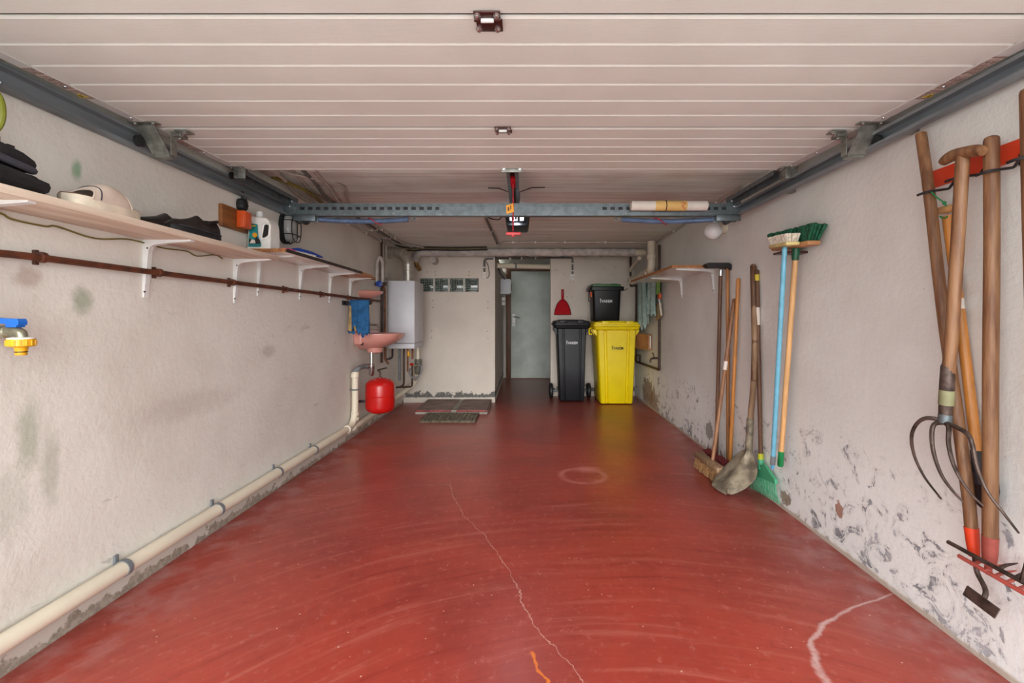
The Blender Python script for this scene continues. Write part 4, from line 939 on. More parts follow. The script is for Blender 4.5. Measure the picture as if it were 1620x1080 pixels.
part('trap_nut', MB().lathe((tcx-.02, tcy-.03, .645), (-.6, -.7, 0), [(.026, 0), (.026, .02)], 12), m_chrome, tr_)
# soap dish
sdy = 4.48; sdz = 1.345
sd_ = thing('soap_dish', 'pink ceramic shell-shaped soap dish on the left wall above the basin', 'soap dish', (XL, sdy, sdz-.03))
def sr(d, hw, z, b=0): return [(XL+.001+b+d*max(0, math.sin(t))**.8, sdy-hw*math.cos(t), z) for t in [PI*k/14 for k in range(15)]]
part('dish', MB().loft([sr(.08, .06, sdz-.045), sr(.14, .10, sdz-.03), sr(.185, .125, sdz+.0), sr(.20, .13, sdz+.022), sr(.185, .12, sdz+.026), sr(.15, .095, sdz+.006, .01)]), m_pink, sd_)
solo('soap_bar', MB().loft([rr(XL+.075, sdy, .03, .045, sdz+.008+z, .02) for z in (0, .004, .022, .026)]), m_yl, 'yellow soap bar lying in the pink soap dish', 'soap')
# blue towel on a hook rail
ty_ = 4.03
tw = thing('blue_towel', 'blue towel hanging from a hook left of the soap dish', 'towel', (XL+.10, ty_, .93))
hr = thing('towel_rail', 'black towel rail on the left wall holding the blue towel', 'towel rail', (XL, ty_, 1.23))
part('rail_arm', MB().box((XL, 3.96, 1.215), (XL+.012, 4.10, 1.255), .002).tube([(XL+.01, ty_, 1.235), (XL+.215, ty_+.02, 1.235)], .011, 10).sphere((XL+.217, ty_+.02, 1.235), .015), m_dark, hr)
def cloth(name, top0, top1, drop, amp, mt, parent, dirv, n=14, rows=9, waves=3, flare=.1, ragged=.03, seed=1):
    rnd = random.Random(seed); R = []
    top0, top1 = V(top0), V(top1); dv = V(dirv)
    jag = [rnd.uniform(-ragged, ragged) for _ in range(n+1)]
    for j in range(rows+1):
        t = j/rows; row = []
        for i in range(n+1):
            u = i/n; p = top0.lerp(top1, .5+(u-.5)*(1+flare*t))
            wv = amp*(.25+.75*t)*math.sin(2*PI*waves*u+1.1*math.sin(3*t+seed))
            row.append(p+dv*wv+V((0, 0, -t*(drop+jag[i]))))
        R.append(row)
    return part(name, MB().strip(R, tuple(dv*.004)), mt, parent, ang=80)
cloth('front_fold', (XL+.065, ty_-.016, 1.25), (XL+.215, ty_+.002, 1.25), .24, .008, m_bluecloth, tw, (0, -1, 0), flare=.0, seed=2)
cloth('front_fold', (XL+.12, ty_-.022, 1.25), (XL+.215, ty_-.010, 1.25), .30, .006, m_bluecloth, tw, (0, -1, 0), flare=.05, seed=4)
cloth('back_fold', (XL+.03, ty_+.016, 1.25), (XL+.20, ty_+.034, 1.25), .285, .008, m_bluecloth, tw, (0, -1, 0), flare=.1, seed=3)
part('top_fold', MB().tube([(XL+.045, ty_-.002, 1.245), (XL+.125, ty_+.008, 1.247), (XL+.214, ty_+.014, 1.246)], .020, 12), m_bluecloth, tw)
bg = cloth('lining', (XL+.04, ty_-.006, 1.21), (XL+.12, ty_+.0, 1.21), .205, .008, m_beigecloth, tw, (0, -1, 0), flare=.2, seed=5); bg['label'] = 'beige cloth hanging inside the blue towel'
# ---- boiler with flue
bX1, bY0, bY1, bZ0, bZ1 = -1.22, 5.10, 5.56, .765, 1.527
bo = thing('gas_boiler', 'white wall-hung gas boiler in the back left corner', 'boiler', (XL+.18, 5.33, bZ0))
part('boiler_case', MB().box((XL+.012, bY0, bZ0+.062), (bX1, bY1, bZ1), .006), m_boiler, bo)
part('boiler_base', MB().box((XL+.012, bY0+.002, bZ0), (bX1-.002, bY1-.002, bZ0+.058), .006), m_boiler, bo)
part('seam', MB().box((XL+.014, bY0+.006, bZ0+.056), (bX1-.006, bY1-.006, bZ0+.064)), m_dark, bo)
fx, fy = -1.348, 5.33
fl = thing('flue_duct', 'ribbed aluminium flue duct bending from the boiler top to the wall', 'duct', (fx, fy, bZ1))
zc2 = H+.80
part('duct_pipe', MB().lathe((fx, fy, bZ1), (0, 0, 1), [(.070, 0), (.070, .02), (.0635, .022), (.0635, .13), (.067, .134), (.067, .15)], 26), m_flue, fl)
R0 = .145; arc = []; rs = []
for k in range(49):
    t = PI/2*k/48; arc.append((fx-R0+R0*math.cos(t), fy, zc2-R0+R0*math.sin(t))); rs.append(.068 if k % 4 in (0, 1) else .060)
arc = [(fx, fy, bZ1+.14)]+arc+[(XL+.03, fy, zc2)]; rs = [.0645]+rs+[.0645]
part('ribbed_elbow', MB().tube(arc, rs, 26), m_flue, fl)
part('wall_collar', MB().lathe((XL+.001, fy, zc2), (1, 0, 0), [(.073, 0), (.073, .035), (.067, .04)], 26), m_flue, fl)
# expansion vessel
ex, ey = atY(601.5, 620, 4.33).x, 4.33
ev = thing('expansion_vessel', 'round red expansion vessel hanging below the pink basin', 'tank', (ex, ey, .21))
z0 = atY(600, 653, ey).z; z1 = atY(600, 597, ey).z; rv = .135; hv = z1-z0
part('vessel_shell', MB().lathe((ex, ey, z0), (0, 0, 1), [(.02, 0), (.075, .006), (.112, .020), (.130, .042), (rv, .065), (rv, hv*.5-.004), (rv+.003, hv*.5), (rv, hv*.5+.004), (rv, hv-.075), (.128, hv-.050), (.10, hv-.022), (.05, hv-.006), (.02, hv)], 36), m_red, ev)
part('vessel_valve', MB().lathe((ex-.01, ey, z0), (0, 0, -1), [(.014, -.004), (.012, .012), (.006, .020)], 12), m_chrome, ev)
part('vessel_neck', MB().lathe((ex, ey, z1-.004), (0, 0, 1), [(.018, 0), (.020, .008), (.012, .014)], 14), m_chrome, ev)
part('vessel_pipe', MB().tube(fillet([(ex, ey, z1), (ex, ey, z1+.055), (ex-.028, ey+.01, z1+.07), (ex-.03, ey+.30, z1+.06)], .02), .008, 8), m_brownpipe, ev)
part('wall_strap', MB().box((XL, ey-.012, z0+.10), (ex-rv+.01, ey+.012, z0+.12), .001), m_irond, ev)
# pipes in the boiler corner
cp = 'pipes round the boiler'
def cpipe(label, pts, r, mt, rad=.03, clips=(), cat='pipe'): return pipe('boiler_pipe', label, cat, pts, r, mt, rad, clips, None)
yb_ = 4.95
for px, mt, lab, ztop, zbot in ((594.5, m_rust, 'short copper pipe dropping from the rusty water pipe to the basin', 1.285, .98), ):
    q = atY(px, 500, 4.92); cpipe(lab, [(q.x, 4.92, ztop), (q.x, 4.92, 1.1), (q.x, 4.92, zbot)], .012, mt)
q = atY(600.5, 500, 5.0); 
cpipe('brown upright pipe just left of the boiler, nearest the wall', [(XL+.028, 4.98, 1.97), (XL+.028, 4.98, .62)], .013, m_brownpipe)
cpipe('copper upright pipe with a bend beside the boiler edge', [(XL+.022, 5.03, 1.72), (XL+.022, 5.03, 1.50), (XL+.05, 5.03, 1.42), (XL+.05, 5.03, .66), (XL+.09, 5.03, .60)], .011, m_copper)
cpipe('pale upright pipe touching the boiler side', [(XL+.075, 5.05, 1.55), (XL+.075, 5.05, .66)], .010, m_chrome)
cpipe('white duct tube from the ceiling cables down the left corner', [(XL+.02, 5.17, 1.98), (XL+.02, 5.17, 1.56)], .016, m_whiteconduit)
lp = thing('lagged_pipe_loop', 'grey lagged pipe loop above the blue valve on the left wall', 'pipe', (XL+.02, 4.78, 1.48))
a0 = atY(596.5, 435, 4.78); a1 = atY(603.5, 435, 4.78)
part('pipe_run', MB().tube(fillet([(a0.x, 4.78, 1.48), (a0.x, 4.78, 1.70), (a0.x+.03, 4.78, 1.755), (a1.x+.012, 4.78, 1.70), (a1.x+.012, 4.78, 1.48)], .05), .018, 12), m_lag, lp)
part('valve_body', MB().tube([(a0.x-.02, 4.78, 1.465), (a1.x+.05, 4.78, 1.465)], .020, 12), m_iron, lp)
part('valve_wheel', MB().lathe((a0.x+.03, 4.765, 1.465), (0, -1, 0), [(.008, 0), (.034, .006), (.034, .016), (.010, .022)], 14), m_bluebrush, lp, 'dark blue valve handwheel')
# below the boiler
for i, (px, y, mt, r, zb2, lab) in enumerate(((621, 5.25, m_irond, .012, .60, 'dark pipe under the boiler, leftmost'), (632, 5.32, m_pvcgrey, .016, .38, 'grey plastic pipe under the boiler'), (639, 5.32, m_brownpipe, .012, .33, 'long brown pipe under the boiler'), (645, 5.36, m_copper, .010, .48, 'copper pipe under the boiler below the yellow valve'), (652.5, 5.45, m_copper, .011, .62, 'copper pipe under the boiler, rightmost'))):
    q = atY(px, 560, y); pts = [(q.x, y, bZ0+.003), (q.x, y, zb2)]
    if i == 2: pts = [(q.x, y, bZ0+.003), (q.x, y, zb2), (q.x-.05, y, zb2-.03)]
    if i == 0: pts = [(q.x, y, bZ0+.003), (q.x, y, zb2+.05), (q.x-.10, y-.08, zb2+.03), (q.x-.16, y-.16, zb2+.06)]
    cpipe(lab, pts, r, mt)
cpipe('brown pipe loop low behind the red vessel', [(atY(652, 580, 5.38).x, 5.38, .55), (atY(652, 580, 5.38).x, 5.38, .30), (atY(626, 600, 5.38).x, 5.38, .29)], .011, m_brownpipe)
yv2 = atY(647, 560, 5.35)
gv = thing('gas_valve', 'small yellow gas valve under the boiler', 'valve', (yv2.x, 5.33, yv2.z-.03))
part('valve_body', MB().lathe((yv2.x, 5.335, yv2.z-.03), (0, 0, 1), [(.010, 0), (.018, .006), (.018, .045), (.012, .055)], 12), m_yelconn, gv)
part('valve_lever', MB().box((yv2.x-.008, 5.31, yv2.z-.02), (yv2.x+.008, 5.32, yv2.z+.045), .004), m_yelconn, gv)
rv2 = atY(653, 578, 5.36)
rvv = thing('red_valve', 'small red tap handle on the pipes under the boiler', 'valve', (rv2.x, 5.34, rv2.z-.02))
part('valve_body', MB().tube([(rv2.x-.02, 5.35, rv2.z), (rv2.x+.07, 5.36, rv2.z)], .010, 10), m_brass, rvv)
part('valve_wheel', MB().lathe((rv2.x-.008, 5.345, rv2.z+.006), (0, -.6, 1), [(.006, 0), (.022, .006), (.022, .014), (.006, .018)], 12), m_red, rvv)
lo_ = [(rv2.x-.03, 5.36, rv2.z-.03), (rv2.x-.035, 5.35, rv2.z-.10), (rv2.x+.02, 5.35, rv2.z-.15), (rv2.x+.085, 5.36, rv2.z-.11), (rv2.x+.10, 5.37, rv2.z-.02), (rv2.x+.06, 5.37, rv2.z+.002)]
solo('filling_hose', MB().tube(smoothpath(lo_, 6), .010, 10), m_pvcgrey, 'grey flexible filling hose looped under the boiler', 'hose')
ct = atY(661, 575, 5.62)
cdn = thing('condensate_trap', 'grey condensate trap with cream pipe below the boiler', 'trap', (ct.x, 5.62, .42))
part('trap_pipe', MB().tube([(ct.x, 5.62, bZ0-.005), (ct.x, 5.62, .60)], .022, 14), m_cream, cdn)
part('trap_body', MB().tube([(ct.x+.005, 5.62, .605), (ct.x+.005, 5.62, .59), (ct.x+.002, 5.62, .48), (ct.x-.01, 5.62, .42)], [.040, .046, .044, .030], 14), mat('trap_grey', (112, 108, 96), .6), cdn, 'grey trap body')
part('trap_tail', MB().tube(fillet([(ct.x-.02, 5.62, .44), (ct.x-.025, 5.66, .36), (-1.375, 5.80, .33)], .04), .020, 12), m_cream, cdn)
# ---- cable and conduit bundle in the left ceiling corner
zt0 = ZC-.018
lines = [(XL+.02, .035, 'conduit pressed into the left ceiling corner, lowest of the bundle', m_whiteconduit), (XL+.075, .0, 'conduit in the left ceiling corner, second of the bundle from the wall', m_whiteconduit), (XL+.125, .0, 'conduit in the left ceiling corner, third of the bundle from the wall', m_conduit), (XL+.175, .0, 'conduit in the left ceiling corner, furthest of the bundle from the wall', m_whiteconduit)]
for i, (x, dz, lab, mt) in enumerate(lines):
    y0 = 2.6+.1*i
    pts = [(x+.16, y0-.2, zt0-dz-.01), (x+.10, y0+.15, zt0-dz), (x, y0+.55, zt0-dz), (x, 5.15+.07*i, zt0-dz), (x+.12+.02*i, 5.55+.02*i, zt0-dz)]
    cs = [((x, y, zt0-dz), (0, 1, 0)) for y in (3.6, 4.05, 4.5, 4.95)]
    pipe('ceiling_conduit', lab, 'conduit', pts, .011, mt, .12, cs, m_whitep)
bx2 = thing('junction_box', 'pale junction box on the ceiling above the left track', 'junction box', (-1.46, 2.55, ZC))
q = atY(432, 284, 2.62)
part('box_body', MB().box((-1.50, 2.52, ZC-.075), (-1.43, 2.68, ZC), .006), m_whiteconduit, bx2)
solo('loose_cable', MB().tube(smoothpath([(-1.48, 2.30, ZC-.02), (-1.44, 2.45, ZC-.05), (-1.42, 2.54, ZC-.045)], 5), .006, 8), m_cable, 'black cable entering the pale junction box on the ceiling', 'cable')
solo('loose_cable', MB().tube(smoothpath([(-1.43, 2.66, ZC-.04), (-1.37, 2.80, ZC-.03), (-1.27, 2.95, ZC-.016), (-1.22, 3.1, ZC-.012), (-1.30, 3.35, ZC-.012), (-1.36, 3.55, ZC-.016)], 6), .008, 8), m_whiteconduit, 'white cable looping from the pale junction box on the ceiling', 'cable')
solo('loose_cable', MB().tube(smoothpath([(-1.52, 2.75, ZC-.05), (-1.45, 2.95, ZC-.06), (-1.46, 3.2, ZC-.05), (-1.52, 3.5, ZC-.06)], 6), .012, 8), m_wirebrown, 'olive cable draped above the end of the left track', 'cable')
for k, (y, zz, mt, lab, r) in enumerate(((5.60, .016, m_cable, 'black cable along the back of the ceiling, nearest the camera', .008), (5.66, .018, m_wirebrown, 'yellow-green earth cable along the back of the ceiling', .006), (5.70, .034, m_cable, 'black cable along the back of the ceiling, tucked behind the earth cable', .009))):
    pts = [(XL+.06, 5.40+.1*k, ZC-zz-.01), (XL+.2, y-.02, ZC-zz-.012), (-1.2, y, ZC-zz), (-.85, y+.01, ZC-zz-.004), (-.45, y, ZC-zz+.002)]
    solo('ceiling_cable', MB().tube(smoothpath(pts, 6), r, 8), mt, lab, 'cable')
# lagged heating pipe across the back
zl = H+.862; yl2 = 5.76
lg = thing('lagged_pipe', 'white painted lagged pipe crossing the back of the ceiling', 'pipe', (-.1, yl2, zl-.05))
rn = random.Random(3)
P = [V((-1.385, yl2+.02, zl-.10)), V((-1.36, yl2+.0, zl-.045))]+[V((-1.31+2.72*k/40, yl2, zl+.004*rn.uniform(-1, 1))) for k in range(41)]
part('lagging', MB().tube(P, [.044, .046]+[.050+.004*rn.uniform(-1, 1) for _ in range(41)], 14), m_lag, lg)
part('bare_end', MB().tube([(-1.385, yl2+.02, zl-.10), (-1.36, yl2+.06, zl-.16), (-1.345, yl2+.14, zl-.20)], .030, 10), mat('torn_lagging', (168, 130, 74), .9, 0, .3, 30), lg, 'torn brown lagging end')
part('side_stub', MB().lathe((-1.16, yl2+.04, zl-.085), (0, 1, 0), [(.045, 0), (.045, .20)], 16), m_lag, lg)
q = onR(1028, 397)
part('pipe_end', MB().tube([(1.30, yl2, zl), (1.545, yl2, zl)], .042, 14), m_cream, lg, 'bare cream end of the pipe')
# ---------------------------------------------------------------- back wall fittings
def socket(name, label, wallY, px0, py0, px1, py1):
    a, b = atY(px0, py1, wallY), atY(px1, py0, wallY)
    t = thing(name, label, 'socket', ((a.x+b.x)/2, wallY, a.z))
    part('socket_case', MB().box((a.x, wallY-.045, a.z), (b.x, wallY-.0005, b.z), .006), m_whitep, t)
    part('socket_face', MB().lathe(((a.x+b.x)/2, wallY-.045, (a.z+b.z)/2), (0, -1, 0), [(.026, 0), (.026, .003), (.020, .004), (.019, -.004+.006)], 18), m_paper, t)
    for dx in (-.008, .008): part('socket_hole', MB().lathe(((a.x+b.x)/2+dx, wallY-.0505, (a.z+b.z)/2), (0, 1, 0), [(.003, 0), (.003, .004)], 8), m_dark, t)
    return (a.x+b.x)/2, b.z
sx1, sz1 = socket('wall_socket', 'small white socket on the back wall left of the passage', YB, 763, 430.5, 770, 439.5)
sx2, sz2 = socket('wall_socket', 'small white socket on the partition above the red dustpan', YP, 902, 434, 909, 443)
zcd = atY(780, 409.5, YB).z
pipe('wall_conduit', 'grey conduit arching from the left socket across the passage', 'conduit', [(sx1, YB-.022, sz1+.005), (sx1, YB-.022, zcd-.0), (sx1+.10, YB-.022, zcd+.0), (XBR-.01, YB-.022, zcd), (XPL+.01, YP-.022, atY(870, 408, YP).z), (sx2-.05, YP-.022, atY(870, 408, YP).z), (sx2, YP-.022, atY(870, 408, YP).z), (sx2, YP-.022, sz2+.005)], .013, m_conduit, .07, [((sx1, YB-.022, sz1+.06), (0, 0, 1)), ((sx1+.13, YB-.022, zcd), (1, 0, 0)), ((sx2, YP-.022, sz2+.05), (0, 0, 1)), ((sx2, YP-.022, sz2+.15), (0, 0, 1))]+[((XBR+(XPL-XBR)*f, YB-.022+(YP-YB)*f, zcd+(atY(870, 408, YP).z-zcd)*f), (1, .6, 0)) for f in (.25, .45, .7)], m_whitep)
solo('loose_cable', MB().tube(smoothpath([(sx1+.01, YB-.03, sz1-.06), (sx1+.04, YB-.02, sz1-.075), (sx1+.065, YB-.02, sz1-.03), (sx1+.05, YB-.02, sz1+.08), (sx1+.02, YB-.022, sz1+.14)], 6), .0045, 8), m_cable, 'thin black cable looped beside the left white socket', 'cable')
zbp = H+.762
pb2 = pipe('waste_pipe', 'cream waste pipe crossing the passage above the hall door', 'pipe', [(XBR-.0, 6.32, zbp), (XPL+.2, 6.75, zbp+.03)], .036, m_cream, 0, [((-.12, 6.43, zbp+.008), (1, .45, 0))], m_pvcgrey, seg=14)
# meter box and switches in the passage
mbx = thing('meter_box', 'pale grey cabinet box on the passage wall beside the hall door', 'box', (XBR+.09, 7.5, 1.5))
zb0_, zb1_ = atY(802, 465, 7.4).z, atY(802, 441, 7.4).z
part('cabinet', MB().box((XBR+.001, 7.40, zb0_), (-.215, 7.68, zb1_), .008), m_boiler, mbx)
part('cabinet_lid', MB().box((-.217, 7.415, zb0_+.015), (-.205, 7.665, zb1_-.015), .004), m_whitep, mbx)
part('lock', MB().box((-.206, 7.46, zb0_+.06), (-.196, 7.50, zb0_+.17), .003), m_dark, mbx, 'dark latch')
for k, py in enumerate((473, 480)):
    z = atY(801, py, 7.9).z
    s_ = thing('light_switch', ('upper' if k == 0 else 'lower')+' of two small pale switches below the grey cabinet box', 'switch', (XBR, 7.9, z-.035))
    part('switch_case', MB().box((XBR+.001, 7.86, z-.032), (XBR+.06, 7.94, z+.032), .005), m_whitep, s_)
    part('rocker', MB().box((XBR+.058, 7.875, z-.02), (XBR+.066, 7.925, z+.02), .003), m_paper, s_)
pipe('loose_cable', 'dark cables slanting down the passage wall to the grey cabinet box', 'cable', [(XBR+.015, 6.50, 1.83), (XBR+.03, 6.9, 1.79), (XBR+.08, 7.5, zb1_-.005)], .012, m_cable, .1)
# brown water pipe down the right of the partition
def atP(px, py, off=.03): return atY(px, py, YP-off)
q = [V((XBR+.05, YB+.02, atY(791, 404.5, YB).z)), V((XPL, YP-.035, atP(873, 404).z)), atP(997.5, 404), atP(997.5, 447), atP(1009.5, 449), ]
yq_ = (RA-.035)/((1010-CX)/F-RB)
q[-1] = V((XR(6.30)-.025, 6.30, atP(1009, 452.5).z)); q.insert(-1, V((q[3].x+.02, 6.46, atP(1009, 452.5).z))); q[3].z = q[4].z
pr2 = onR(1043, 582, .03)
q += [V((XR(6.30)-.035, 6.30, .55)), V((XR(6.28)-.035, 6.26, .515)), V((pr2.x, pr2.y+.02, .528)), V((pr2.x, pr2.y, .545)), V((pr2.x, pr2.y, 1.93))]
bp = pipe('water_pipe', 'brown water pipe looping over the partition and down the right wall', 'pipe', q, .014, m_brownpipe, .03, [((x, YP-.033, q[2].z), (1, 0, 0)) for x in (.55, 1.1)])
for y, z, nm in ((pr2.y, .66, 'tap'), (6.05, .62, 'tap')):
    x = XR(y)-.03
    if nm:
        tb = part('tap_body', MB().tube(fillet([(x, y, z), (x-.07, y-.01, z), (x-.10, y-.012, z-.01), (x-.105, y-.012, z-.05)], .02), .012, 10), m_iron, bp)
        part('tap_handle', MB().tube([(x-.075, y-.035, z+.052), (x-.075, y+.015, z+.056)], .006, 8).tube([(x-.06, y-.01, z+.005), (x-.075, y-.01, z+.055)], .006, 8), m_iron, tb)
part('branch', MB().tube([(XR(6.05)-.035, 6.05, .515), (XR(6.05)-.03, 6.05, .63)], .012, 10), m_brownpipe, bp)
# cream drain elbow in the back right corner
e1 = V((XR(5.2)-.097, 5.20, atY(1029, 428, 5.2).z))
cpd = thing('drain_pipe', 'cream drain pipe with an elbow in the back right corner', 'pipe', (e1.x, 5.6, e1.z-.06))
part('pipe_run', MB().tube(fillet([(e1.x, e1.y, ZC-.015), (e1.x, e1.y, e1.z+.01), (XR(6.4)-.07, 6.40, e1.z-.005)], .09, 8), .044, 16), m_cream, cpd)
for z in (e1.z+.13, ): part('socket_collar', MB().lathe((e1.x, e1.y, z), (0, 0, 1), [(.045, 0), (.051, .004), (.051, .05), (.045, .054)], 20), m_cream, cpd)
part('socket_collar', MB().lathe((e1.x+.012, e1.y+.12, e1.z-.002), (.03, 1, 0), [(.045, 0), (.052, .004), (.052, .05), (.045, .054)], 20), m_cream, cpd)
part('end_cap', MB().lathe((XR(6.4)-.07, 6.31, e1.z-.004), (0, 1, 0), [(.046, 0), (.056, .01), (.056, .10)], 20), m_cream, cpd)
pipe('drain_pipe', 'thin cream branch pipe slanting under the ceiling in the back right corner', 'pipe', [(XR(5.6)-.14, 5.62, H+.77), (XR(6.2)-.10, 6.35, H+.70)], .026, m_cream, 0)
# ---------------------------------------------------------------- dustpan
yd_ = YP-.03
du = thing('dustpan', 'red plastic dustpan hanging on the partition by its handle', 'dustpan', (atY(890, 480, yd_).x, yd_, 1.15))
sc_ = [(876.5, 498), (903.5, 498), (902, 489), (898.5, 480), (894, 474.5), (890, 473), (886, 474.5), (881.5, 480), (878, 489)]
A = [atY(px, py, yd_-.055) for px, py in sc_]; B = [atY(890+(px-890)*.92, 489+(py-489)*.9, yd_+.02) for px, py in sc_]
part('scoop', MB().loft([B, [(p.x, p.y-.02, p.z) for p in A], A, [(p.x+(.0), p.y+.004, p.z+.0) for p in [V((a.x*.985+atY(890, 486, yd_).x*.015, a.y, a.z)) for a in A]]], True, False), m_redp, du)
fl_ = [atY(890+(px-890)*.93, 489+(py-489)*.93, yd_-.012) for px, py in sc_]
part('scoop_floor', MB().prism(fl_, (0, .004, 0)), m_redp, du)
a, b = atY(888, 473.5, yd_-.02), atY(892, 457, yd_-.02)
part('handle', MB().box((a.x, yd_-.03, a.z-.02), (b.x, yd_-.006, b.z), .008), m_redp, du)
part('handle_slot', MB().box((a.x+.012, yd_-.032, b.z-.09), (b.x-.012, yd_-.029, b.z-.02), .002), mat('dark_red', (112, 10, 18), .4), du)
part('hanging_nail', MB().tube([(a.x+.018, yd_-.04, b.z-.012), (a.x+.018, YP, b.z-.010)], .004, 8), m_steel, du)
# ---------------------------------------------------------------- waste bins
def text_mesh(body, size, ext):
    cu = bpy.data.curves.new('t', 'FONT'); cu.body = body; cu.size = size; cu.extrude = ext; cu.align_x = 'CENTER'; cu.align_y = 'CENTER'; cu.resolution_u = 2; cu.offset = size*.025
    o = bpy.data.objects.new('t', cu); C.objects.link(o)
    dg = bpy.context.evaluated_depsgraph_get(); me = bpy.data.meshes.new_from_object(o.evaluated_get(dg))
    bpy.data.objects.remove(o); bpy.data.curves.remove(cu); return me
def logo(parent, p, wid, mt):
    """the lettering iVAREM with a figure-like i, standing in the XZ plane"""
    me = text_mesh('VAREM', .06, .0012); xs = [v.co.x for v in me.vertices]; W = max(xs)-min(xs)
    s = wid*.86/W; rl_ = rootloc(parent)
    for v in me.vertices: v.co = V((p.x+wid*.07+v.co.x*s, p.y-v.co.z, p.z+v.co.y*s*1.12))-rl_
    me.materials.append(mt); o = bpy.data.objects.new('lettering', me); C.objects.link(o); o.parent = parent; o['label'] = 'printed word iVAREM'
    h = .043*s*1.12; x = p.x-wid*.455
    part('lettering_i', MB().prism([(x-wid*.02, p.y-.0012, p.z-h*.5), (x+wid*.025, p.y-.0012, p.z-h*.5), (x+wid*.03, p.y-.0012, p.z+h*.25), (x+wid*.06, p.y-.0012, p.z+h*.45), (x+wid*.0, p.y-.0012, p.z+h*.42), (x-wid*.06, p.y-.0012, p.z+h*.2), (x-wid*.015, p.y-.0012, p.z+h*.2)], (0, .0024, 0)).lathe((x-wid*.0, p.y-.0012, p.z+h*.78), (0, 1, 0), [(h*.22, 0), (h*.22, .0024)], 12), mt, o)
def wheelie(label, mt, xc0, xc1, w0, w1, d0, d1, yf0, yf1, zr, lidh, logopos, logomt, wheels, name='wheelie_bin', lidmt=None, dmt=None, axle_y=None, spread=.30):
    """tapered bin: bottom (w0,d0) at yf0, top (w1,d1) at yf1, rim height zr"""
    t = thing(name, label, 'bin', ((xc0+xc1)/2, yf0+d0/2, 0))
    def ring(k, z, grow=0., flute=1.):
        w = w0+(w1-w0)*k+grow; d = d0+(d1-d0)*k+grow; yf = yf0+(yf1-yf0)*k-grow/2; xc = xc0+(xc1-xc0)*k
        fr = [(-.5, .045), (-.485, .012), (-.46, 0), (-.335, 0), (-.315, .016), (-.275, .016), (-.255, .002), (.255, .002), (.275, .016), (.315, .016), (.335, 0), (.46, 0), (.485, .012), (.5, .045)]
        P = [(xc+u*w, yf+o*flute, z) for u, o in fr]
        P += [(xc+w*.5, yf+d-.04, z), (xc+w*.46, yf+d, z), (xc-w*.46, yf+d, z), (xc-w*.5, yf+d-.04, z)]
        return P
    zk = zr-.075
    part('bin_body', MB().loft([ring(0, .012, -.02), ring(0.0, .03), ring(.5, .03+(zk-.03)*.5), ring(1, zk)]), mt, t, ang=40)
    def rect_(k, z, g, r=.03):
        w = w1+g; d = d1+g
        return rr(xc1, yf1+d1/2, w/2, d/2, z, r)
    part('bin_rim', MB().loft([rect_(1, zk-.004, -.02), rect_(1, zk+.012, .055), rect_(1, zr-.03, .075), rect_(1, zr-.022, .10), rect_(1, zr, .105), rect_(1, zr+.004, .09)]), mt, t)
    for s_ in (-1, 1):   # gussets under the rim
        x = xc1+s_*(w1/2-.004)
        part('rim_gusset', MB().prism([(x, yf1+.05, zk+.01), (x+s_*.048, yf1+.05, zk+.01), (x+s_*.042, yf1+.05, zk-.02), (x, yf1+.05, zk-.075)], (0, .03, 0)), mt, t)
        part('rim_gusset', MB().prism([(x, yf1+.25, zk+.01), (x+s_*.048, yf1+.25, zk+.01), (x+s_*.042, yf1+.25, zk-.02), (x, yf1+.25, zk-.075)], (0, .03, 0)), mt, t)
    L = lidmt or mt; zl_ = zr+.004
    lid = part('bin_lid', MB().loft([rect_(1, zl_, .07), rect_(1, zl_+.02, .075), rect_(1, zl_+.028, .05), rect_(1, zl_+.035, -.03, .04), rect_(1, zl_+lidh, -.10, .05)]), L, t)
    for u in (-.30, .30):
        x = xc1+u*w1; part('lid_lug', MB().box((x-.05, yf1-.060, zl_-.006), (x+.05, yf1+.10, zl_+.042), .010), L, lid)
    part('lid_grip', MB().tube([(xc1-w1*.24, yf1-.01, zl_+.030), (xc1+w1*.24, yf1-.01, zl_+.030)], .012, 10), L, lid)
    yb = yf1+d1+.03
    part('rear_handle', MB().tube([(xc1-w1*.42, yb+.02, zl_+.01), (xc1+w1*.42, yb+.02, zl_+.01)], .016, 10), mt, t)
    ay = axle_y or yf0+d0-.02
    part('axle', MB().tube([(xc0-spread, ay, .105), (xc0+spread, ay, .105)], .010, 10), m_steel, t)
    for s_ in (-1, 1):
        wh = part('wheel', MB().lathe((xc0+s_*(spread-.025), ay, .105), (s_, 0, 0), [(.03, 0), (.085, .0), (.102, .008), (.105, .018), (.105, .034), (.100, .046), (.086, .050), (.08, .044), (.03, .042)], 30), m_dark, t, 'black rubber wheel')
        part('wheel_hub', MB().lathe((xc0+s_*(spread+.012), ay, .105), (s_, 0, 0), [(.055, 0), (.05, .008), (.02, .012)], 18), m_black, wh)
    logo(t, logopos, logopos_w, logomt)
    return t
# charcoal bin
yk = 6.05
a, b = atY(885.5, 634, yk), atY(925, 634, yk); a1, b1 = atY(881.5, 520, 6.03), atY(928, 520, 6.03)
logopos_w = atY(914, 542, 6.04).x-atY(896, 542, 6.04).x
lp_ = atY(905, 542.5, 6.033)
wheelie('charcoal grey wheeled bin standing by the passage', m_char, (a.x+b.x)/2, (a1.x+b1.x)/2, b.x-a.x, b1.x-a1.x, .36, .41, yk, 6.035, 1.045, .045, lp_, m_boiler, True, axle_y=6.36, spread=.262)
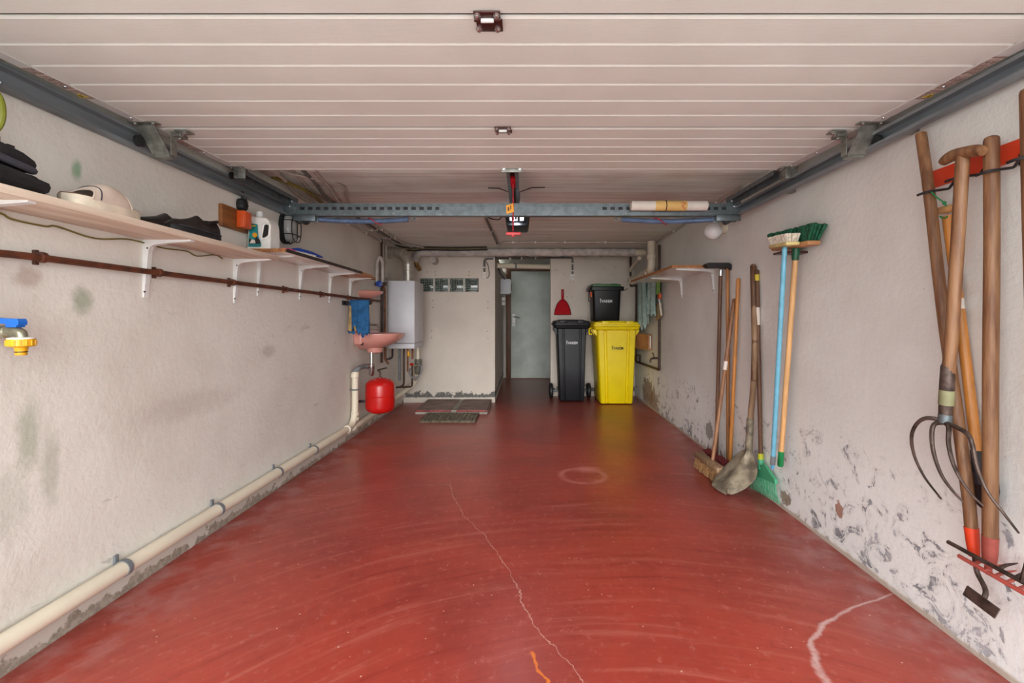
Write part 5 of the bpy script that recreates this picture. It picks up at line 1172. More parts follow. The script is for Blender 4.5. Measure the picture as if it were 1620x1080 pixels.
# yellow bin
yk = 5.85
a, b = atY(949.7, 640, yk), atY(1002, 640, yk); a1, b1 = atY(944.5, 525, 5.80), atY(1007.5, 525, 5.80)
logopos_w = atY(986, 551, 5.82).x-atY(967.5, 551, 5.82).x
lp_ = atY(977, 551, 5.809)
yb_ = wheelie('tall yellow wheeled bin in the back right corner', m_yellow, (a.x+b.x)/2, (a1.x+b1.x)/2, b.x-a.x, b1.x-a1.x, .48, .56, yk, 5.80, 1.030, .042, lp_, m_dark, True, axle_y=6.26, spread=.19)
part('side_handle', MB().tube(fillet([(a1.x-.045, 5.98, .985), (a1.x-.075, 5.98, .97), (a1.x-.072, 5.98, .90), (a1.x-.035, 5.98, .905)], .015), .010, 8), m_yellow, yb_)
# small black caddy on top
yk = 5.95
zt3 = 1.078
a, b = atY(938, 500, yk), atY(983, 500, yk); xc = (a.x+b.x)/2; w_ = b.x-a.x
cb = thing('caddy_bin', 'small black lidded bin standing on top of the yellow bin', 'bin', (xc, yk+.2, zt3))
z1 = atY(960, 459, yk).z
part('bin_body', MB().loft([rr(xc, yk+.18, w_/2-.020, .15, zt3, .03), rr(xc, yk+.18, w_/2-.014, .155, zt3+.01, .035), rr(xc, yk+.18, w_/2, .175, z1, .035)]), m_black, cb)
z2 = atY(960, 453.5, yk).z
part('bin_rim', MB().loft([rr(xc, yk+.18, w_/2+.004, .18, z1-.004, .03), rr(xc, yk+.18, w_/2+.034, .205, z1, .03), rr(xc, yk+.18, w_/2+.036, .208, z2-.006, .03), rr(xc, yk+.18, w_/2+.028, .20, z2+.004, .03)]), m_black, cb)
z3 = atY(960, 448.5, yk).z
lid = part('bin_lid', MB().loft([rr(xc-.012, yk+.18, w_/2+.01, .19, z2+.004, .03), rr(xc-.012, yk+.18, w_/2+.01, .19, z3-.012, .03), rr(xc-.012, yk+.18, w_/2-.004, .175, z3-.004, .04), rr(xc-.012, yk+.18, w_/2-.06, .12, z3, .04)]), m_greenlid, cb, 'green lid')
for s_ in (-1, 1): part('lid_boss', MB().box((xc-.012+s_*.10-.045, yk-.01, z2+.006), (xc-.012+s_*.10+.045, yk+.04, z3), .008), m_greenlid, lid)
xh = xc-w_/2-.040
part('bail_handle', MB().tube(fillet([(xh+.01, yk+.05, z1+.02), (xh-.008, yk+.02, z1-.02), (xh-.016, yk+.015, z1-.14), (xh+.012, yk+.05, z1-.14)], .02), .006, 8), m_irond, cb, 'folded metal carrying handle')
part('handle_grip', MB().tube([(xh+.012, yk+.005, z1-.02), (xh+.020, yk+.005, z1-.085)], .012, 10), m_orangebox, cb, 'orange handle grip')
part('latch_hook', MB().tube([(xc+w_/2+.03, yk+.10, z1+.0), (xc+w_/2+.075, yk+.08, z1+.012), (xc+w_/2+.10, yk+.07, z1+.028)], .005, 6), m_irond, cb)
logopos_w = atY(968.5, 476, yk-.0).x-atY(949, 476, yk-.0).x
logo(cb, V((atY(959, 476.5, yk).x, yk+.003, atY(959, 476.5, yk).z)), logopos_w, m_boiler)
# ---------------------------------------------------------------- slab cover and grate on the floor
hx0, hx1, hy0, hy1, hz = atY(657, 655, 5.25).x, atY(771, 655, 5.25).x, 5.25, 5.96, .052
hc = thing('floor_hatch', 'low cover of four worn reddish slabs on the floor at the back wall', 'hatch', ((hx0+hx1)/2, (hy0+hy1)/2, 0))
xm = (hx0+hx1)/2+.03; ym = 5.50
part('hatch_base', MB().box((hx0, hy0, 0), (hx1, hy1, .026), .003), m_concrete, hc, 'pale concrete bed under the slabs')
for x0, x1, y0, y1 in ((hx0, xm-.028, hy0, ym), (xm+.028, hx1, hy0, ym), (hx0, xm-.022, ym+.008, hy1), (xm+.022, hx1, ym+.008, hy1)):
    sl_ = part('slab', MB().box((x0, y0, .026), (x1, y1, hz), .004), m_slab, hc)
    if y0 == hy0: part('slab_edge', MB().box((x0+.002, y0-.0015, .028), (x1-.002, y0+.002, hz-.003), .001), m_slabred, sl_, 'red painted front edge')
part('joint_mortar', MB().box((xm-.029, hy0+.002, .026), (xm+.029, hy1-.004, hz-.003)).box((hx0+.004, ym-.001, .026), (hx1-.004, ym+.009, hz-.002)), m_concrete, hc)
gx0_, gx1_, gy0_, gy1_ = atY(663, 669, 4.80).x, atY(752, 669, 4.80).x, 4.81, 5.22
gr = thing('floor_grate', 'rusty steel grating lying on the floor before the slab cover', 'grate', ((gx0_+gx1_)/2, (gy0_+gy1_)/2, 0))
mb = MB()
for lo, hi in (((gx0_, gy0_), (gx1_, gy0_+.006)), ((gx0_, gy1_-.006), (gx1_, gy1_)), ((gx0_, gy0_+.006), (gx0_+.006, gy1_-.006)), ((gx1_-.006, gy0_+.006), (gx1_, gy1_-.006))): mb.box((lo[0], lo[1], 0), (hi[0], hi[1], .026))
part('grate_frame', mb, m_grate, gr, smooth=False)
mb = MB()
for k in range(1, 14): x = gx0_+(gx1_-gx0_)*k/14; mb.box((x-.002, gy0_+.006, .002), (x+.002, gy1_-.006, .024))
for k in range(1, 6): y = gy0_+(gy1_-gy0_)*k/6; mb.box((gx0_+.006, y-.004, .012), (gx1_-.006, y+.004, .0255))
part('grate_bars', mb, m_grate, gr, kind='stuff', smooth=False)
# ---------------------------------------------------------------- right wall: shelf, lamp, cloths
Z30, Z31 = H+.410, H+.430
s3 = thing('wall_shelf', 'white laminated shelf with raw chipboard edges on the right wall', 'shelf', (XR(4.2), 4.2, Z30))
part('shelf_board', MB().prism([(1.158, 3.54, Z30), (XR(3.54)-.002, 3.54, Z30), (XR(4.9)-.002, 4.9, Z30), (1.158, 4.9, Z30)], (0, 0, .02)), m_melamine, s3, smooth=False)
part('edge_band', MB().box((1.155, 3.54, Z30-.0005), (1.1585, 4.9, Z31+.0005)), m_chip, s3, 'raw chipboard front edge')
part('edge_band', MB().box((1.155, 3.536, Z30-.0005), (XR(3.54)-.003, 3.5405, Z31+.0005)), m_chip, s3, 'raw chipboard end edge')
for y in (3.62, 4.41): lbracket(s3, y, Z30, .30, .19, -1, XR(y)-.002)
gl = thing('globe_lamp', 'white opal globe lamp on a cream collar on the right wall', 'lamp', (XR(3.38), 3.38, 1.70))
gc = atY(1128, 365, 3.36)
part('globe', MB().sphere(gc, .064, u=32, v=20), m_globe, gl, 'white glass globe')
wpt = V((XR(3.40)-.001, 3.40, gc.z+.035)); d = (V(gc)-wpt); L = d.length
part('lamp_collar', MB().lathe(wpt, d, [(.050, 0), (.050, .010), (.042, .014), (.036, L-.062), (.040, L-.054), (.040, L-.046)], 22), m_cream, gl)
# teal cloth, lime duster and brush
tc = onR(1026, 446, .06)
th = thing('cloth_hook', 'wire hook on the right wall carrying the pale teal cloth', 'hook', (XR(5.5), 5.5, tc.z))
part('hook_wire', MB().tube([(XR(4.84)-.001, 4.84, tc.z), (XR(4.84)-.07, 4.84, tc.z), (XR(5.9)-.07, 5.95, tc.z), (XR(5.95)-.001, 5.95, tc.z)], .005, 8), m_steel, th)
tcl = thing('teal_cloth', 'pale teal cloth hanging crumpled on the right wall above the bins', 'cloth', (XR(5.6)-.1, 5.6, 1.03))
cloth('cloth_fold', (XR(5.78)-.078, 5.78, tc.z+.006), (XR(5.08)-.078, 5.08, tc.z+.006), .40, .022, m_teal, tcl, (-1, 0, 0), n=22, rows=10, waves=4, flare=.02, ragged=.03, seed=6)
cloth('cloth_fold', (XR(5.80)-.10, 5.80, tc.z+.004), (XR(5.45)-.10, 5.45, tc.z+.004), .54, .020, m_teal, tcl, (-1, 0, 0), n=16, rows=10, waves=2, flare=.5, ragged=.05, seed=8)
part('top_fold', MB().tube([(XR(5.80)-.07, 5.80, tc.z), (XR(5.5)-.07, 5.5, tc.z+.001), (XR(5.08)-.07, 5.08, tc.z)], .016, 10), m_teal, tcl)
lm = thing('lime_duster', 'lime green cloth hanging beside the teal cloth', 'cloth', (XR(4.97)-.07, 4.97, 1.35))
cloth('duster_fold', (XR(5.05)-.080, 5.05, tc.z+.008), (XR(4.90)-.080, 4.90, tc.z+.008), .18, .006, m_lime, lm, (-1, 0, 0), n=10, rows=6, waves=1.5, flare=.0, ragged=.01, seed=9)
br2 = thing('wallpaper_brush', 'flat brush with an orange ferrule hanging under the lime cloth', 'brush', (XR(5.3)-.05, 5.3, 1.1))
bz = atY(1044, 470, 5.0).z
xq = XR(5.02)-.05
part('ferrule', MB().box((xq-.012, 5.00, bz-.02), (xq+.012, 5.07, bz+.045), .004), m_orangebox, br2)
part('brush_pad', MB().prism([(xq, 5.00, bz-.06), (xq, 5.18, bz-.07), (xq, 5.20, bz-.20), (xq, 5.16, bz-.26), (xq, 4.96, bz-.20)], (.012, 0, 0)), m_beigecloth, br2, 'beige woven pad')
part('pad_edge', MB().tube([(xq-.004, 5.035, bz-.02), (xq-.006, 4.99, bz-.09), (xq-.004, 4.955, bz-.20)], .008, 8), m_white, br2, 'white edge strip')
part('pad_string', MB().tube([(xq, 5.035, bz+.045), (xq-.02, 5.04, tc.z)], .004, 6), m_cable, br2)
cq = onR(1020, 538, .05)
cbx = thing('cardboard_holder', 'brown cardboard box with a white sheet on the right wall behind the yellow bin', 'box', (XR(5.8)-.06, 5.8, .83))
z0, z1 = atY(1018, 552, 5.75).z, atY(1018, 528, 5.75).z
part('card_box', MB().prism([(XR(5.92)-.13, 5.92, z0), (XR(5.92)-.002, 5.92, z0), (XR(5.55)-.002, 5.55, z0), (XR(5.55)-.05, 5.55, z0)], (0, 0, z1-z0)), m_card, cbx, smooth=False)
part('white_sheet', MB().box((XR(5.5)-.035, 5.52, z0+.02), (XR(5.5)-.020, 5.545, z1-.02), .002), m_paper, cbx, 'white paper sheet')
# ---------------------------------------------------------------- tools leaning on the right wall
def pole(parent, p, q, r, mt, name='handle', taper=1., seg=14, n=8, bow=(0, 0, 0), lab=None):
    p, q, bow = V(p), V(q), V(bow); P = []; R = []
    for i in range(n+1):
        t = i/n; P.append(p.lerp(q, t)+bow*math.sin(PI*t)); R.append(r*(1+(taper-1)*t))
    dirv = (P[0]-P[1]).normalized()
    P = [P[0]+dirv*r*.7]+[P[0]+dirv*r*.45]+P; R = [r*.45, r*.85]+R
    return part(name, MB().tube(P, R, seg), mt, parent, lab)
def tool(name, label, cat, p): return thing(name, label, cat, (p[0], p[1], max(0, min(p[2], 3))))
# long dark pole with a metal socket
p, q = onR(1138.5, 424, .030), V((XR(3.5)-.03, 3.5, .004)); q = onR(1133, 724, .032); q.z = .004
t1 = tool('long_pole', 'dark wooden pole with a metal socket leaning at the near end of the right shelf', 'pole', q)
p.x -= 0; pole(t1, p+V((0, -.02, .02)), q, .0135, m_darkwood)
cdir = V((0, 0, 1)); pk = V(p)+V((0, -.02, -.01))
part('metal_socket', MB().tube([pk+V((0, 0, .045)), pk+V((0, 0, .03)), pk+V((0, 0, -.03)), pk+V((0, 0, -.05))], [.016, .018, .018, .0155], 14), m_chrome, t1, 'bright metal socket at the top')
kb = V(q)+(V(p)-V(q)).normalized()*.22
part('paper_label', MB().tube([kb, kb+V((0, 0, .055))], .0142, 12), m_paper, t1, 'white paper label')
# scraper with black head
p, q = onR(1151, 424, .022), onR(1152, 733, .022); q.z = .003
t2 = tool('floor_scraper', 'upturned scraper with a black flat head above the right shelf end', 'scraper', q)
pole(t2, p, q, .0125, m_orwood if False else mat('amber_wood', (150, 100, 56), .45, 0, .25, 9, .1, 60, (6, 6, .5), col2=(176, 118, 62)))
hz_ = p.z+.012
hd = [(p.x+.012, hz_-.028), (p.x+.014, hz_+.010), (p.x-.006, hz_+.024), (p.x-.150, hz_+.024), (p.x-.172, hz_+.010), (p.x-.155, hz_-.006), (p.x-.145, hz_-.012), (p.x-.02, hz_-.010)]
part('scraper_head', MB().prism([(x, p.y-.035, z) for x, z in hd], (0, .07, 0)), m_dark, t2, 'flat black head', ang=50)
# natural-bristle push broom
hx_, hz1 = 1.292, .118
p = onR(1161.5, 474, .016); q = V((atY(1127.5, 724, 3.15).x, 3.15, hz1-.004))
t3 = tool('push_broom', 'natural-bristle broom with a pale slim handle standing behind the shovel', 'broom', V((q.x, q.y, 0)))
pole(t3, p, q, .0125, m_darkwood if False else mat('brown_stick', (158, 112, 78), .5, 0, .25, 9, .1, 60, (6, 6, .5), col2=(126, 86, 58)))
lab_c = V(p).lerp(V(q), .415); dv = (V(p)-V(q)).normalized()
part('paper_label', MB().tube([lab_c-dv*.03, lab_c+dv*.03], .0132, 12), m_paper, t3, 'torn white label')
M3 = Matrix.Translation((hx_, 3.165, 0)) @ Matrix.Rotation(.03, 4, 'Z')
part('broom_block', MB().box((-.032, -.185, hz1-.040), (.032, .185, hz1), .010, M=M3), m_greywood, t3)
def bristles(parent, name, mt, lo, hi, nx, ny, length, dirv, spread, M=None, r=.0065, seed=1, lab=None):
    rnd = random.Random(seed); mb = MB(); lo, hi, dirv = V(lo), V(hi), V(dirv)
    for i in range(nx):
        for j in range(ny):
            u, v = (i+.5)/nx, (j+.5)/ny
            b = V((lo.x+(hi.x-lo.x)*u, lo.y+(hi.y-lo.y)*v, lo.z))
            o = V(((u-.5)*spread[0], (v-.5)*spread[1], 0))+V((rnd.uniform(-1, 1), rnd.uniform(-1, 1), 0))*.006
            e = b+dirv*length*rnd.uniform(.95, 1.03)+o
            P = [b, b.lerp(e, .5), e]
            if M is not None: P = [M @ x for x in P]
            mb.tube(P, [r*.7, r*.95, r*1.25], 6)
    return part(name, mb, mt, parent, lab, kind='stuff')
bristles(t3, 'bristles', m_brownbr, (-.026, -.178, hz1-.038), (.026, .178, hz1-.038), 4, 20, hz1-.042, (0, 0, -1), (.012, .01), M3, .0085)
# maroon-bristle broom lying on its side, handle up the wall
p = onR(1168, 442, .017); q = V((1.452, 3.20, .050))
t4 = tool('maroon_broom', 'maroon-bristle broom with an orange varnished handle behind the shovel', 'broom', V((q.x, q.y, 0)))
pole(t4, p, q, .0125, m_orwood)
M4 = Matrix.Translation((1.440, 3.24, .03)) @ Matrix.Rotation(math.radians(-28), 4, 'Y')
part('broom_block', MB().box((-.030, -.19, -.016), (.030, .19, .014), .008, M=M4), m_orwood, t4)
bristles(t4, 'bristles', m_maroonbr, (-.024, -.183, .012), (.012, .183, .012), 3, 20, .095, (-.15, 0, 1), (.01, .02), M4, .0085, 2)
# shovel
t5 = tool('shovel', 'muddy round shovel with a long worn handle leaning on the right wall', 'shovel', (1.25, 2.80, 0))
p = onR(1191.5, 421, .024); so_ = atY(1187, 664, 2.885); s1 = atY(1184.5, 712, 2.86)
pm = onR(1194, 540, .045)
hp_ = [V(p), V(p).lerp(pm, .5), pm, pm.lerp(so_, .5)+V((.008, 0, 0)), so_, s1.lerp(so_, .3)]
HP = smoothpath(hp_, 4); HP = [HP[0]+V((0, 0, .012)), HP[0]+V((0, 0, .008))]+HP
part('handle', MB().tube(HP, [.009, .015]+[.0175]*(len(HP)-2), 14), m_greywood, t5)
part('handle_tip', MB().tube([HP[0]+V((0, 0, .001)), HP[2], HP[4], HP[10], HP[14]], [.0095, .0178, .0179, .0179, .0176], 14), m_darkwood, t5, 'darker hand-polished upper handle')
part('blade_socket', MB().tube([so_+V((0, 0, .01)), so_, s1, s1+V((-.012, -.012, -.05))], [.019, .021, .022, .008], 14), m_bladedirt, t5)
rows_px = [((1180, 709), (1189, 712)), ((1166, 717), (1194, 728)), ((1150, 733), (1198, 742)), ((1133, 751), (1195, 757)), ((1125.5, 765), (1186, 767)), ((1134, 774), (1173, 776)), ((1148, 782), (1158, 782))]
YLs = [2.87, 2.93, 2.97, 2.97, 2.935, 2.87, 2.80]; YRs = [2.84, 2.80, 2.76, 2.74, 2.755, 2.77, 2.79]
rows = []
for (l, r_), yl_, yr_ in zip(rows_px, YLs, YRs):
    a, b = atY(*l, yl_), atY(*r_, yr_); nrm = V((-.55, -.6, .45)); row = []
    for i in range(11):
        u = i/10; bul = .030*(math.exp(-((u-.5)/.13)**2)*.8-(4*(u-.5)**2)*.35+.2)
        pt = a.lerp(b, u)+nrm*bul; pt.z = max(pt.z, .004); row.append(pt)
    rows.append(row)
def sub(rows, k=3):
    cols = [smoothpath([r_[i] for r_ in rows], k) for i in range(len(rows[0]))]
    return [[c_[j] for c_ in cols] for j in range(len(cols[0]))]
rows2 = [[V((q_.x, q_.y, max(q_.z, .003))) for q_ in r_] for r_ in sub(rows)]
part('blade', MB().strip(rows2, (.0025, .003, .0005)), m_bladedirt, t5, ang=60)
# green fan rake-broom
p = onR(1197.5, 429, .016); q = onR(1203.5, 726, .030)
t6 = tool('leaf_rake', 'green plastic fan rake with a brown handle standing against the right wall', 'rake', V((q.x, q.y, 0)))
pole(t6, p, q, .0125, m_darkwood)
a = V(p).lerp(V(q), .24); dv = (V(p)-V(q)).normalized()
part('paper_label', MB().tube([a-dv*.06, a+dv*.05], .0132, 12), m_paper, t6, 'white label on the handle')
a = V(p).lerp(V(q), .035); part('yellow_band', MB().tube([a-dv*.02, a+dv*.02], .0132, 12), m_yl, t6, 'yellow band near the top')
part('collar', MB().tube([q-dv*.0, q+dv*.035], .0165, 14), mat('lime_collar', (206, 214, 40), .4), t6, 'lime yellow collar')
def pR(px, py, off=.03): return onR(px, py, off)
part('rake_socket', MB().tube([q, pR(1204.5, 735), pR(1205, 742)], [.016, .019, .022], 12), m_greenrake, t6)
sh_l = [(1198, 738), (1192, 752), (1186, 768)]; 
hub = [pR(px, py, .045) for px, py in ((1199, 735), (1209, 735), (1217, 747), (1225, 758), (1226, 765), (1207, 757), (1193.5, 752))]
part('rake_crown', MB().prism(hub, (.016, 0, 0)), m_greenrake, t6)
top_l, top_r = pR(1194, 750, .04), pR(1225.5, 762, .04); bot_l, bot_r = pR(1185.5, 770, .032), pR(1233.5, 797.5, .022)
mbr = MB()
for k in range(17):
    u = k/16; a, b = top_l.lerp(top_r, u), bot_l.lerp(bot_r, u); b.z = max(b.z, .004)
    part('tine', MB().tube([a+V((0, 0, .015)), a.lerp(b, .5)+V((-.006, 0, 0)), b], [.0036, .0032, .0028], 6), m_greenrake, t6)
# blue-handled brush and green broom hung head-up
ba_ = thing('broom_holder', 'dark batten on the right wall under the two upturned broom heads', 'bracket', (XR(2.4), 2.4, 1.43))
part('batten', MB().prism([(1.345, 2.37, 1.432), (XR(2.4)-.001, 2.37, 1.432), (XR(2.45)-.001, 2.45, 1.432), (1.345, 2.45, 1.432)], (0, 0, .010)), m_brownhinge, ba_, smooth=False)
p = V((1.352, 2.355, 1.455)); q = V((atY(1222.5, 733, 2.54).x, 2.54, atY(1222.5, 733, 2.54).z))
t7 = tool('blue_broom', 'white-bristle broom with a blue pole hung head-up on the right wall', 'broom', q)
pole(t7, p, q, .0125, m_bluepole)
dv = (p-q).normalized()
part('pole_ferrule', MB().tube([q+dv*.045, q-dv*.005], .0135, 14), m_pvcgrey, t7, 'grey ferrule')
part('pole_tip', MB().tube([q, q-dv*.02, q-dv*.032], [.0115, .010, .006], 12), mat('light_blue_tip', (96, 178, 226), .4), t7, 'light blue end plug')
M7 = Matrix.Translation((1.352, 2.365, 1.470)) @ Matrix.Rotation(math.radians(-6), 4, 'Z') @ Matrix.Rotation(math.radians(4), 4, 'X')
part('brush_block', MB().box((-.034, -.105, -.008), (.034, .105, .012), .008, M=M7), mat('cream_block', (216, 196, 132), .5, 0, .1), t7)
bristles(t7, 'bristles', m_whitebr, (-.027, -.098, .010), (.027, .098, .010), 5, 16, .042, (0, .15, 1), (.016, .02), M7, .0072, 3)
p = V((1.422, 2.375, 1.445)); q = atY(1235.5, 722, 2.50)
t8 = tool('green_broom', 'green-bristle broom with a pale wooden handle hung head-up on the right wall', 'broom', q)
pole(t8, p, q, .0135, m_palewood)
dv = (p-q).normalized()
part('end_cap', MB().tube([q+dv*.03, q-dv*.05, q-dv*.056], [.0155, .0155, .012], 14), m_greencap, t8, 'green plastic end cap')
part('head_socket', MB().tube([p+dv*.012, p-dv*.05], [.021, .0165], 14), mat('green_socket', (16, 88, 56), .4), t8, 'dark green socket')
M8 = Matrix.Translation((1.428, 2.385, 1.470)) @ Matrix.Rotation(math.radians(7), 4, 'X') @ Matrix.Rotation(math.radians(-4), 4, 'Z')
M8 = Matrix.Translation((1.424, 2.395, 1.472)) @ Matrix.Rotation(math.radians(4), 4, 'X') @ Matrix.Rotation(math.radians(-3), 4, 'Z')
part('brush_block', MB().box((-.034, -.185, -.012), (.034, .185, .012), .010, M=M8), mat('tan_block', (196, 140, 92), .5, 0, .12), t8)
bristles(t8, 'bristles', m_greenbr, (-.028, -.178, .010), (.028, .178, .010), 4, 22, .078, (0, .02, 1), (.022, .09), M8, .0085, 4)
part('stray_bristle', MB().tube([M8 @ V((.02, -.18, .01)), M8 @ V((.03, -.205, .09))], .0012, 5), m_greenbr, t8)
# ---------------------------------------------------------------- rack with garden tools, near right
rk0, rk1 = onR(1477, 285), V((XR(1.05), 1.05, 1.58)); z0, z1 = 1.550, 1.610
rack = thing('tool_rack', 'orange-red steel tool rack on the right wall with black hooks', 'tool rack', (XR(1.35), 1.35, z0))
mb = MB(); y0, y1 = 1.05, rk0.y
mb.prism([(XR(y0)-.001, y0, z0), (XR(y1)-.001, y1, z0), (XR(y1)-.001, y1, z1), (XR(y0)-.001, y0, z1)], (-.008, 0, 0))
part('rack_plate', mb, m_orange, rack, smooth=False)
def hook(px, py, hw=.017):
    c = onR(px, py, .075); x0 = XR(c.y)-.009
    pts = [(x0, c.y-.0, c.z+.03), (x0-.018, c.y+.004, c.z+.014), (x0-.03, c.y-hw*.9, c.z+.004), (c.x+.015, c.y-hw*1.15, c.z), (c.x-.010, c.y-hw*.8, c.z-.002), (c.x-.024, c.y-.003, c.z-.003), (c.x-.022, c.y+hw*.75, c.z-.004)]
    pts = [(x0, c.y-hw*1.3, c.z+.034), (x0-.012, c.y-hw*1.3, c.z+.018), (x0-.022, c.y-hw*1.35, c.z+.008), (c.x+.018, c.y-hw*1.2, c.z+.004), (c.x-.014, c.y-hw*1.0, c.z), (c.x-.027, c.y-hw*.1, c.z-.003), (c.x-.026, c.y+hw*.9, c.z-.004)]
    h = part('hook', MB().tube(smoothpath(pts, 5), .0042, 8), m_dark, rack, 'black bent hook')
    part('hook_slot', MB().box((x0-.0015, c.y-hw*1.3-.004, c.z+.014), (x0+.002, c.y-hw*1.3+.004, c.z+.048)), m_irond, rack)
for px, py in ((1470, 305), (1516, 283), (1566, 273), (1618, 252)): hook(px, py)
# hoe
t9 = tool('hoe', 'draw hoe with a long brown handle and orange-red ferrule on the right wall rack', 'hoe', onR(1550, 950, .06))
ph = [onR(px, py, o) for px, py, o in ((1457, 212, .052), (1470, 305, .066), (1490, 480, .062), (1512, 640, .060), (1531, 780, .060), (1537, 838, .060))]
P = smoothpath(ph, 4); part('handle', MB().tube(P, [.0165]*len(P), 14), m_toolwood, t9)
f0, f1 = onR(1536.5, 834, .060), onR(1541.5, 880, .060)
part('ferrule', MB().tube([f0, f0.lerp(f1, .6), f1], [.0185, .0165, .0140], 14), m_orange, t9, 'orange-red painted ferrule')
rod = [onR(px, py, o) for px, py, o in ((1541.5, 878, .060), (1546, 905, .062), (1556, 925, .066), (1559.5, 937, .075), (1556.5, 946, .086))]
part('goose_neck', MB().tube(smoothpath(rod, 5), .0068, 10), m_iron, t9)
bd = [onR(px, py, .088) for px, py in ((1529.5, 926), (1581, 963.5), (1572.5, 978), (1522.5, 940))]
part('hoe_blade', MB().prism(bd, (.004, 0, 0)), m_irond if False else mat('worn_iron_blade', (96, 84, 76), .5, .5, .3, 25, .2, 80), t9, smooth=False)
# manure fork
t10 = tool('garden_fork', 'four-tined bent fork with a wooden T-grip hanging on the rack', 'fork', onR(1490, 790, .10))
P = smoothpath([onR(px, py, .095) for px, py in ((1523, 247), (1520, 300), (1512, 430), (1505, 540), (1500, 590))], 4)
part('handle', MB().tube(P, [.0175]*len(P), 14), m_toolwood, t10)
g0, g1 = onR(1493.5, 255, .095), onR(1557, 240, .095)
gm_ = [onR(px, py, .095) for px, py in ((1491, 258), (1497, 252), (1510, 245), (1524, 242), (1538, 239), (1550, 238), (1556, 240))]
part('grip', MB().tube(smoothpath(gm_, 3), [.0075+.0115*math.sin(PI*(.08+.84*k/18))**.6 for k in range(19)], 12), m_toolwood, t10, 'wooden T-shaped grip', )
part('fork_socket', MB().tube([onR(1500.5, 568, .095), onR(1499.5, 580, .096), onR(1498, 612, .096), onR(1495.5, 650, .096), onR(1495, 665, .096)], [.010, .0185, .0195, .0175, .0155], 14), m_iron, t10)
part('socket_band', MB().tube([onR(1498, 617, .096), onR(1496.5, 640, .096)], .0202, 14), mat('olive_tape', (140, 138, 102), .6), t10, 'olive tape band')
part('end_band', MB().tube([onR(1495.6, 655, .096), onR(1494.8, 668, .096)], .0185, 14), m_steel, t10, 'pale metal end band')
tn = [[(1492, 667), (1478, 662), (1462, 662), (1449, 672), (1442, 692), (1447, 722), (1463, 755), (1489, 789)],
      [(1494, 668), (1478, 671), (1474, 690), (1478, 720), (1490, 752), (1507, 776), (1524, 794)],
      [(1494, 668), (1501, 676), (1500.5, 700), (1507, 730), (1520, 758), (1538, 783), (1556, 800)],
      [(1494, 668), (1512, 675), (1530, 686), (1538, 702), (1546, 740), (1562, 777), (1588, 812), (1612, 843)]]
for k, T_ in enumerate(tn):
    P = smoothpath([onR(px, py, .098+.03*math.sin(PI*min(1, j/6))) for j, (px, py) in enumerate(T_)], 5)
    n_ = len(P); part('tine', MB().tube(P, [.0072-.0045*(i/n_)**1.5 for i in range(n_)], 8), m_iron, t10)
# half-moon edging spade
t11 = tool('edging_spade', 'half-moon edging spade with an orange varnished shaft behind the fork', 'spade', onR(1555, 800, .02))
P = smoothpath([onR(px, py, .026) for px, py in ((1498.5, 342), (1506, 400), (1519, 500), (1534, 620), (1545, 716))], 4)
part('shaft', MB().tube(P, [.0145]*len(P), 14), m_orwood, t11, 'orange varnished shaft')
part('grip', MB().tube([onR(1481, 338, .026), onR(1484, 334, .026), onR(1498, 331, .026), onR(1514, 327, .026), onR(1520, 328, .026)], [.008, .013, .014, .013, .008], 12), m_palewood, t11)
part('shaft_label', MB().tube([P[5], P[6]], .0149, 14), m_paper, t11, 'white paper label'); part('shaft_label', MB().tube([P[7], P[8].lerp(P[7], .4)], .0149, 14), m_paper, t11, 'white paper label')
part('ferrule', MB().tube([onR(1544.5, 712, .026), onR(1547.5, 745, .026), onR(1550, 765, .024)], [.0155, .0155, .010], 12), m_irond, t11, 'dark steel ferrule')
bl2 = [onR(px, py, .022) for px, py in ((1535.5, 746), (1556, 756), (1579, 765), (1580, 778), (1578, 792), (1568, 803), (1555, 806), (1545, 797), (1537.5, 782), (1535, 762))]
part('spade_blade', MB().prism(bl2, (.004, 0, 0)), m_irond, t11, smooth=False)
st = [onR(1474, 304, .088), onR(1482, 312, .07), onR(1494, 321, .05), onR(1497, 326, .044)]
solo('green_string', MB().tube(smoothpath(st, 4), .0025, 6).tube([onR(1493+6*math.cos(a), 342+3*math.sin(a), .042) for a in (0, 1, 2, 3.14)], .0025, 6).sphere(onR(1494, 321, .05), .006), m_greencap, 'green string tying the edging spade grip to the first rack hook', 'string')
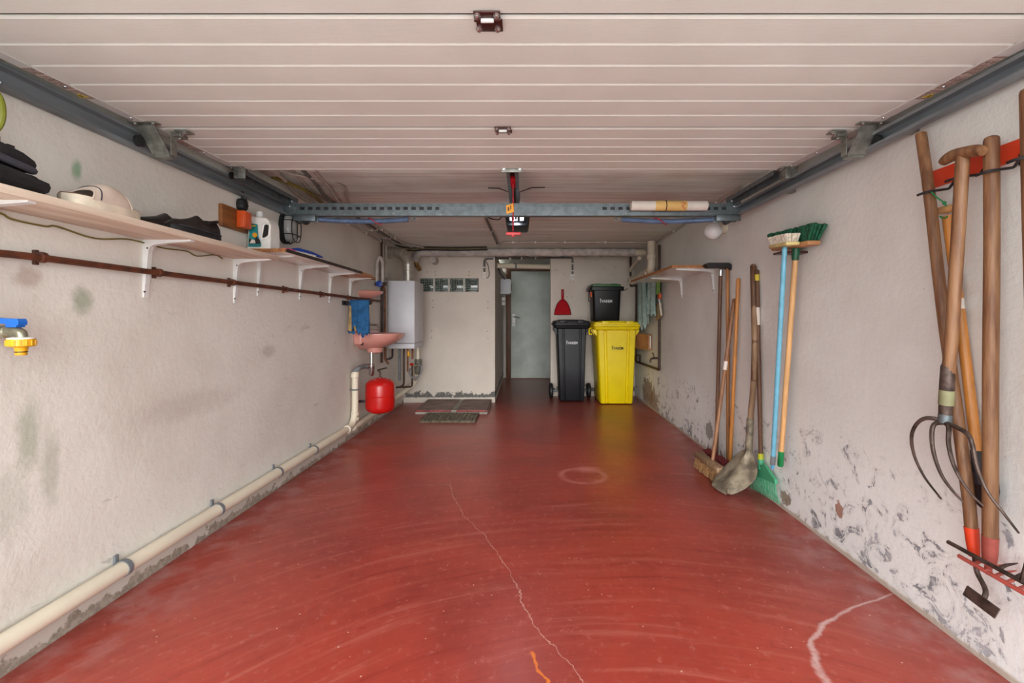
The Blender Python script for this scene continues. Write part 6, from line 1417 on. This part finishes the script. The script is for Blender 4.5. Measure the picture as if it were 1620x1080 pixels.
# iron rakes
def rake(t, handle, hp, ferr, bar0, bar1, ob, teeth, mtb, tl, skip=()):
    P = smoothpath(handle, 4); part('handle', MB().tube([P[0]+V((0, 0, .012)), P[0]+V((0, 0, .008))]+P, [.010, .0165]+[.0185]*len(P), 14), m_toolwood, t)
    if ferr: part('ferrule', MB().tube(ferr, [.0195, .0185, .016], 14), mat('faded_red', (164, 76, 64), .5, 0, .2), t, 'faded red ferrule')
    a, b = V(bar0), V(bar1); part('rake_bar', MB().tube([a, a.lerp(b, .5), b], .0065, 8), mtb, t)
    for k in range(teeth):
        u = (k+.5)/teeth; p = a.lerp(b, u)
        if any(abs(p.y-yy) < ww for yy, ww in skip): continue
        part('tooth', MB().tube([p, p+V((tl*.5, .008, .006)), p+V((tl, .004, .014))], [.007, .0062, .0025], 6, .6), mtb, t)
m_redrake = mat('worn_red_iron', (198, 92, 80), .5, .1, .2, 20, col2=(150, 76, 66))
t12 = tool('iron_rake', 'garden rake with a thick handle and worn red toothed head on the rack', 'rake', onR(1560, 900, .08))
zb_ = .343
b0 = onR(1517, 879, .095); b1 = V((XR(1.17)-.095, 1.17, b0.z-.004))
rake(t12, [onR(1568.5, 222, .062), onR(1569, 400, .062), onR(1567, 600, .062), onR(1566.5, 850, .062)], 0, [onR(1566.5, 848, .062), onR(1566, 872, .062), onR(1565, 893, .066)], b0, b1, .095, 8, m_redrake, .068, ((1.405, .014),))
part('rake_neck', MB().tube([onR(1565, 890, .066), onR(1563, 900, .08), V((b0.x+(b1.x-b0.x)*.37, b0.y+(b1.y-b0.y)*.37, b0.z))], .009, 8), m_redrake, t12)
t13 = tool('iron_rake', 'second garden rake with dark iron teeth at the right edge of the rack', 'rake', onR(1612, 880, .08))
b0 = onR(1500, 857, .105); b1 = V((XR(1.0)-.105, 1.0, b0.z))
hh = [V((XR(Y_)-.062, Y_, H+(CY-y_)*Y_/F)) for y_, Y_ in ((146, 1.252), (400, 1.242), (650, 1.228), (820, 1.218))]
rake(t13, hh, 0, [hh[-1]+V((0, 0, .02)), hh[-1], hh[-1]+V((-.005, 0, -.06))], b0, b1, .105, 10, m_iron, .06, ((1.411, .026), (1.358, .028)))
part('rake_neck', MB().tube([hh[-1]+V((-.005, 0, -.05)), hh[-1]+V((-.03, 0, -.10)), V((b0.x+(b1.x-b0.x)*.5, (b0.y+b1.y)/2, b0.z))], .009, 8), m_iron, t13)
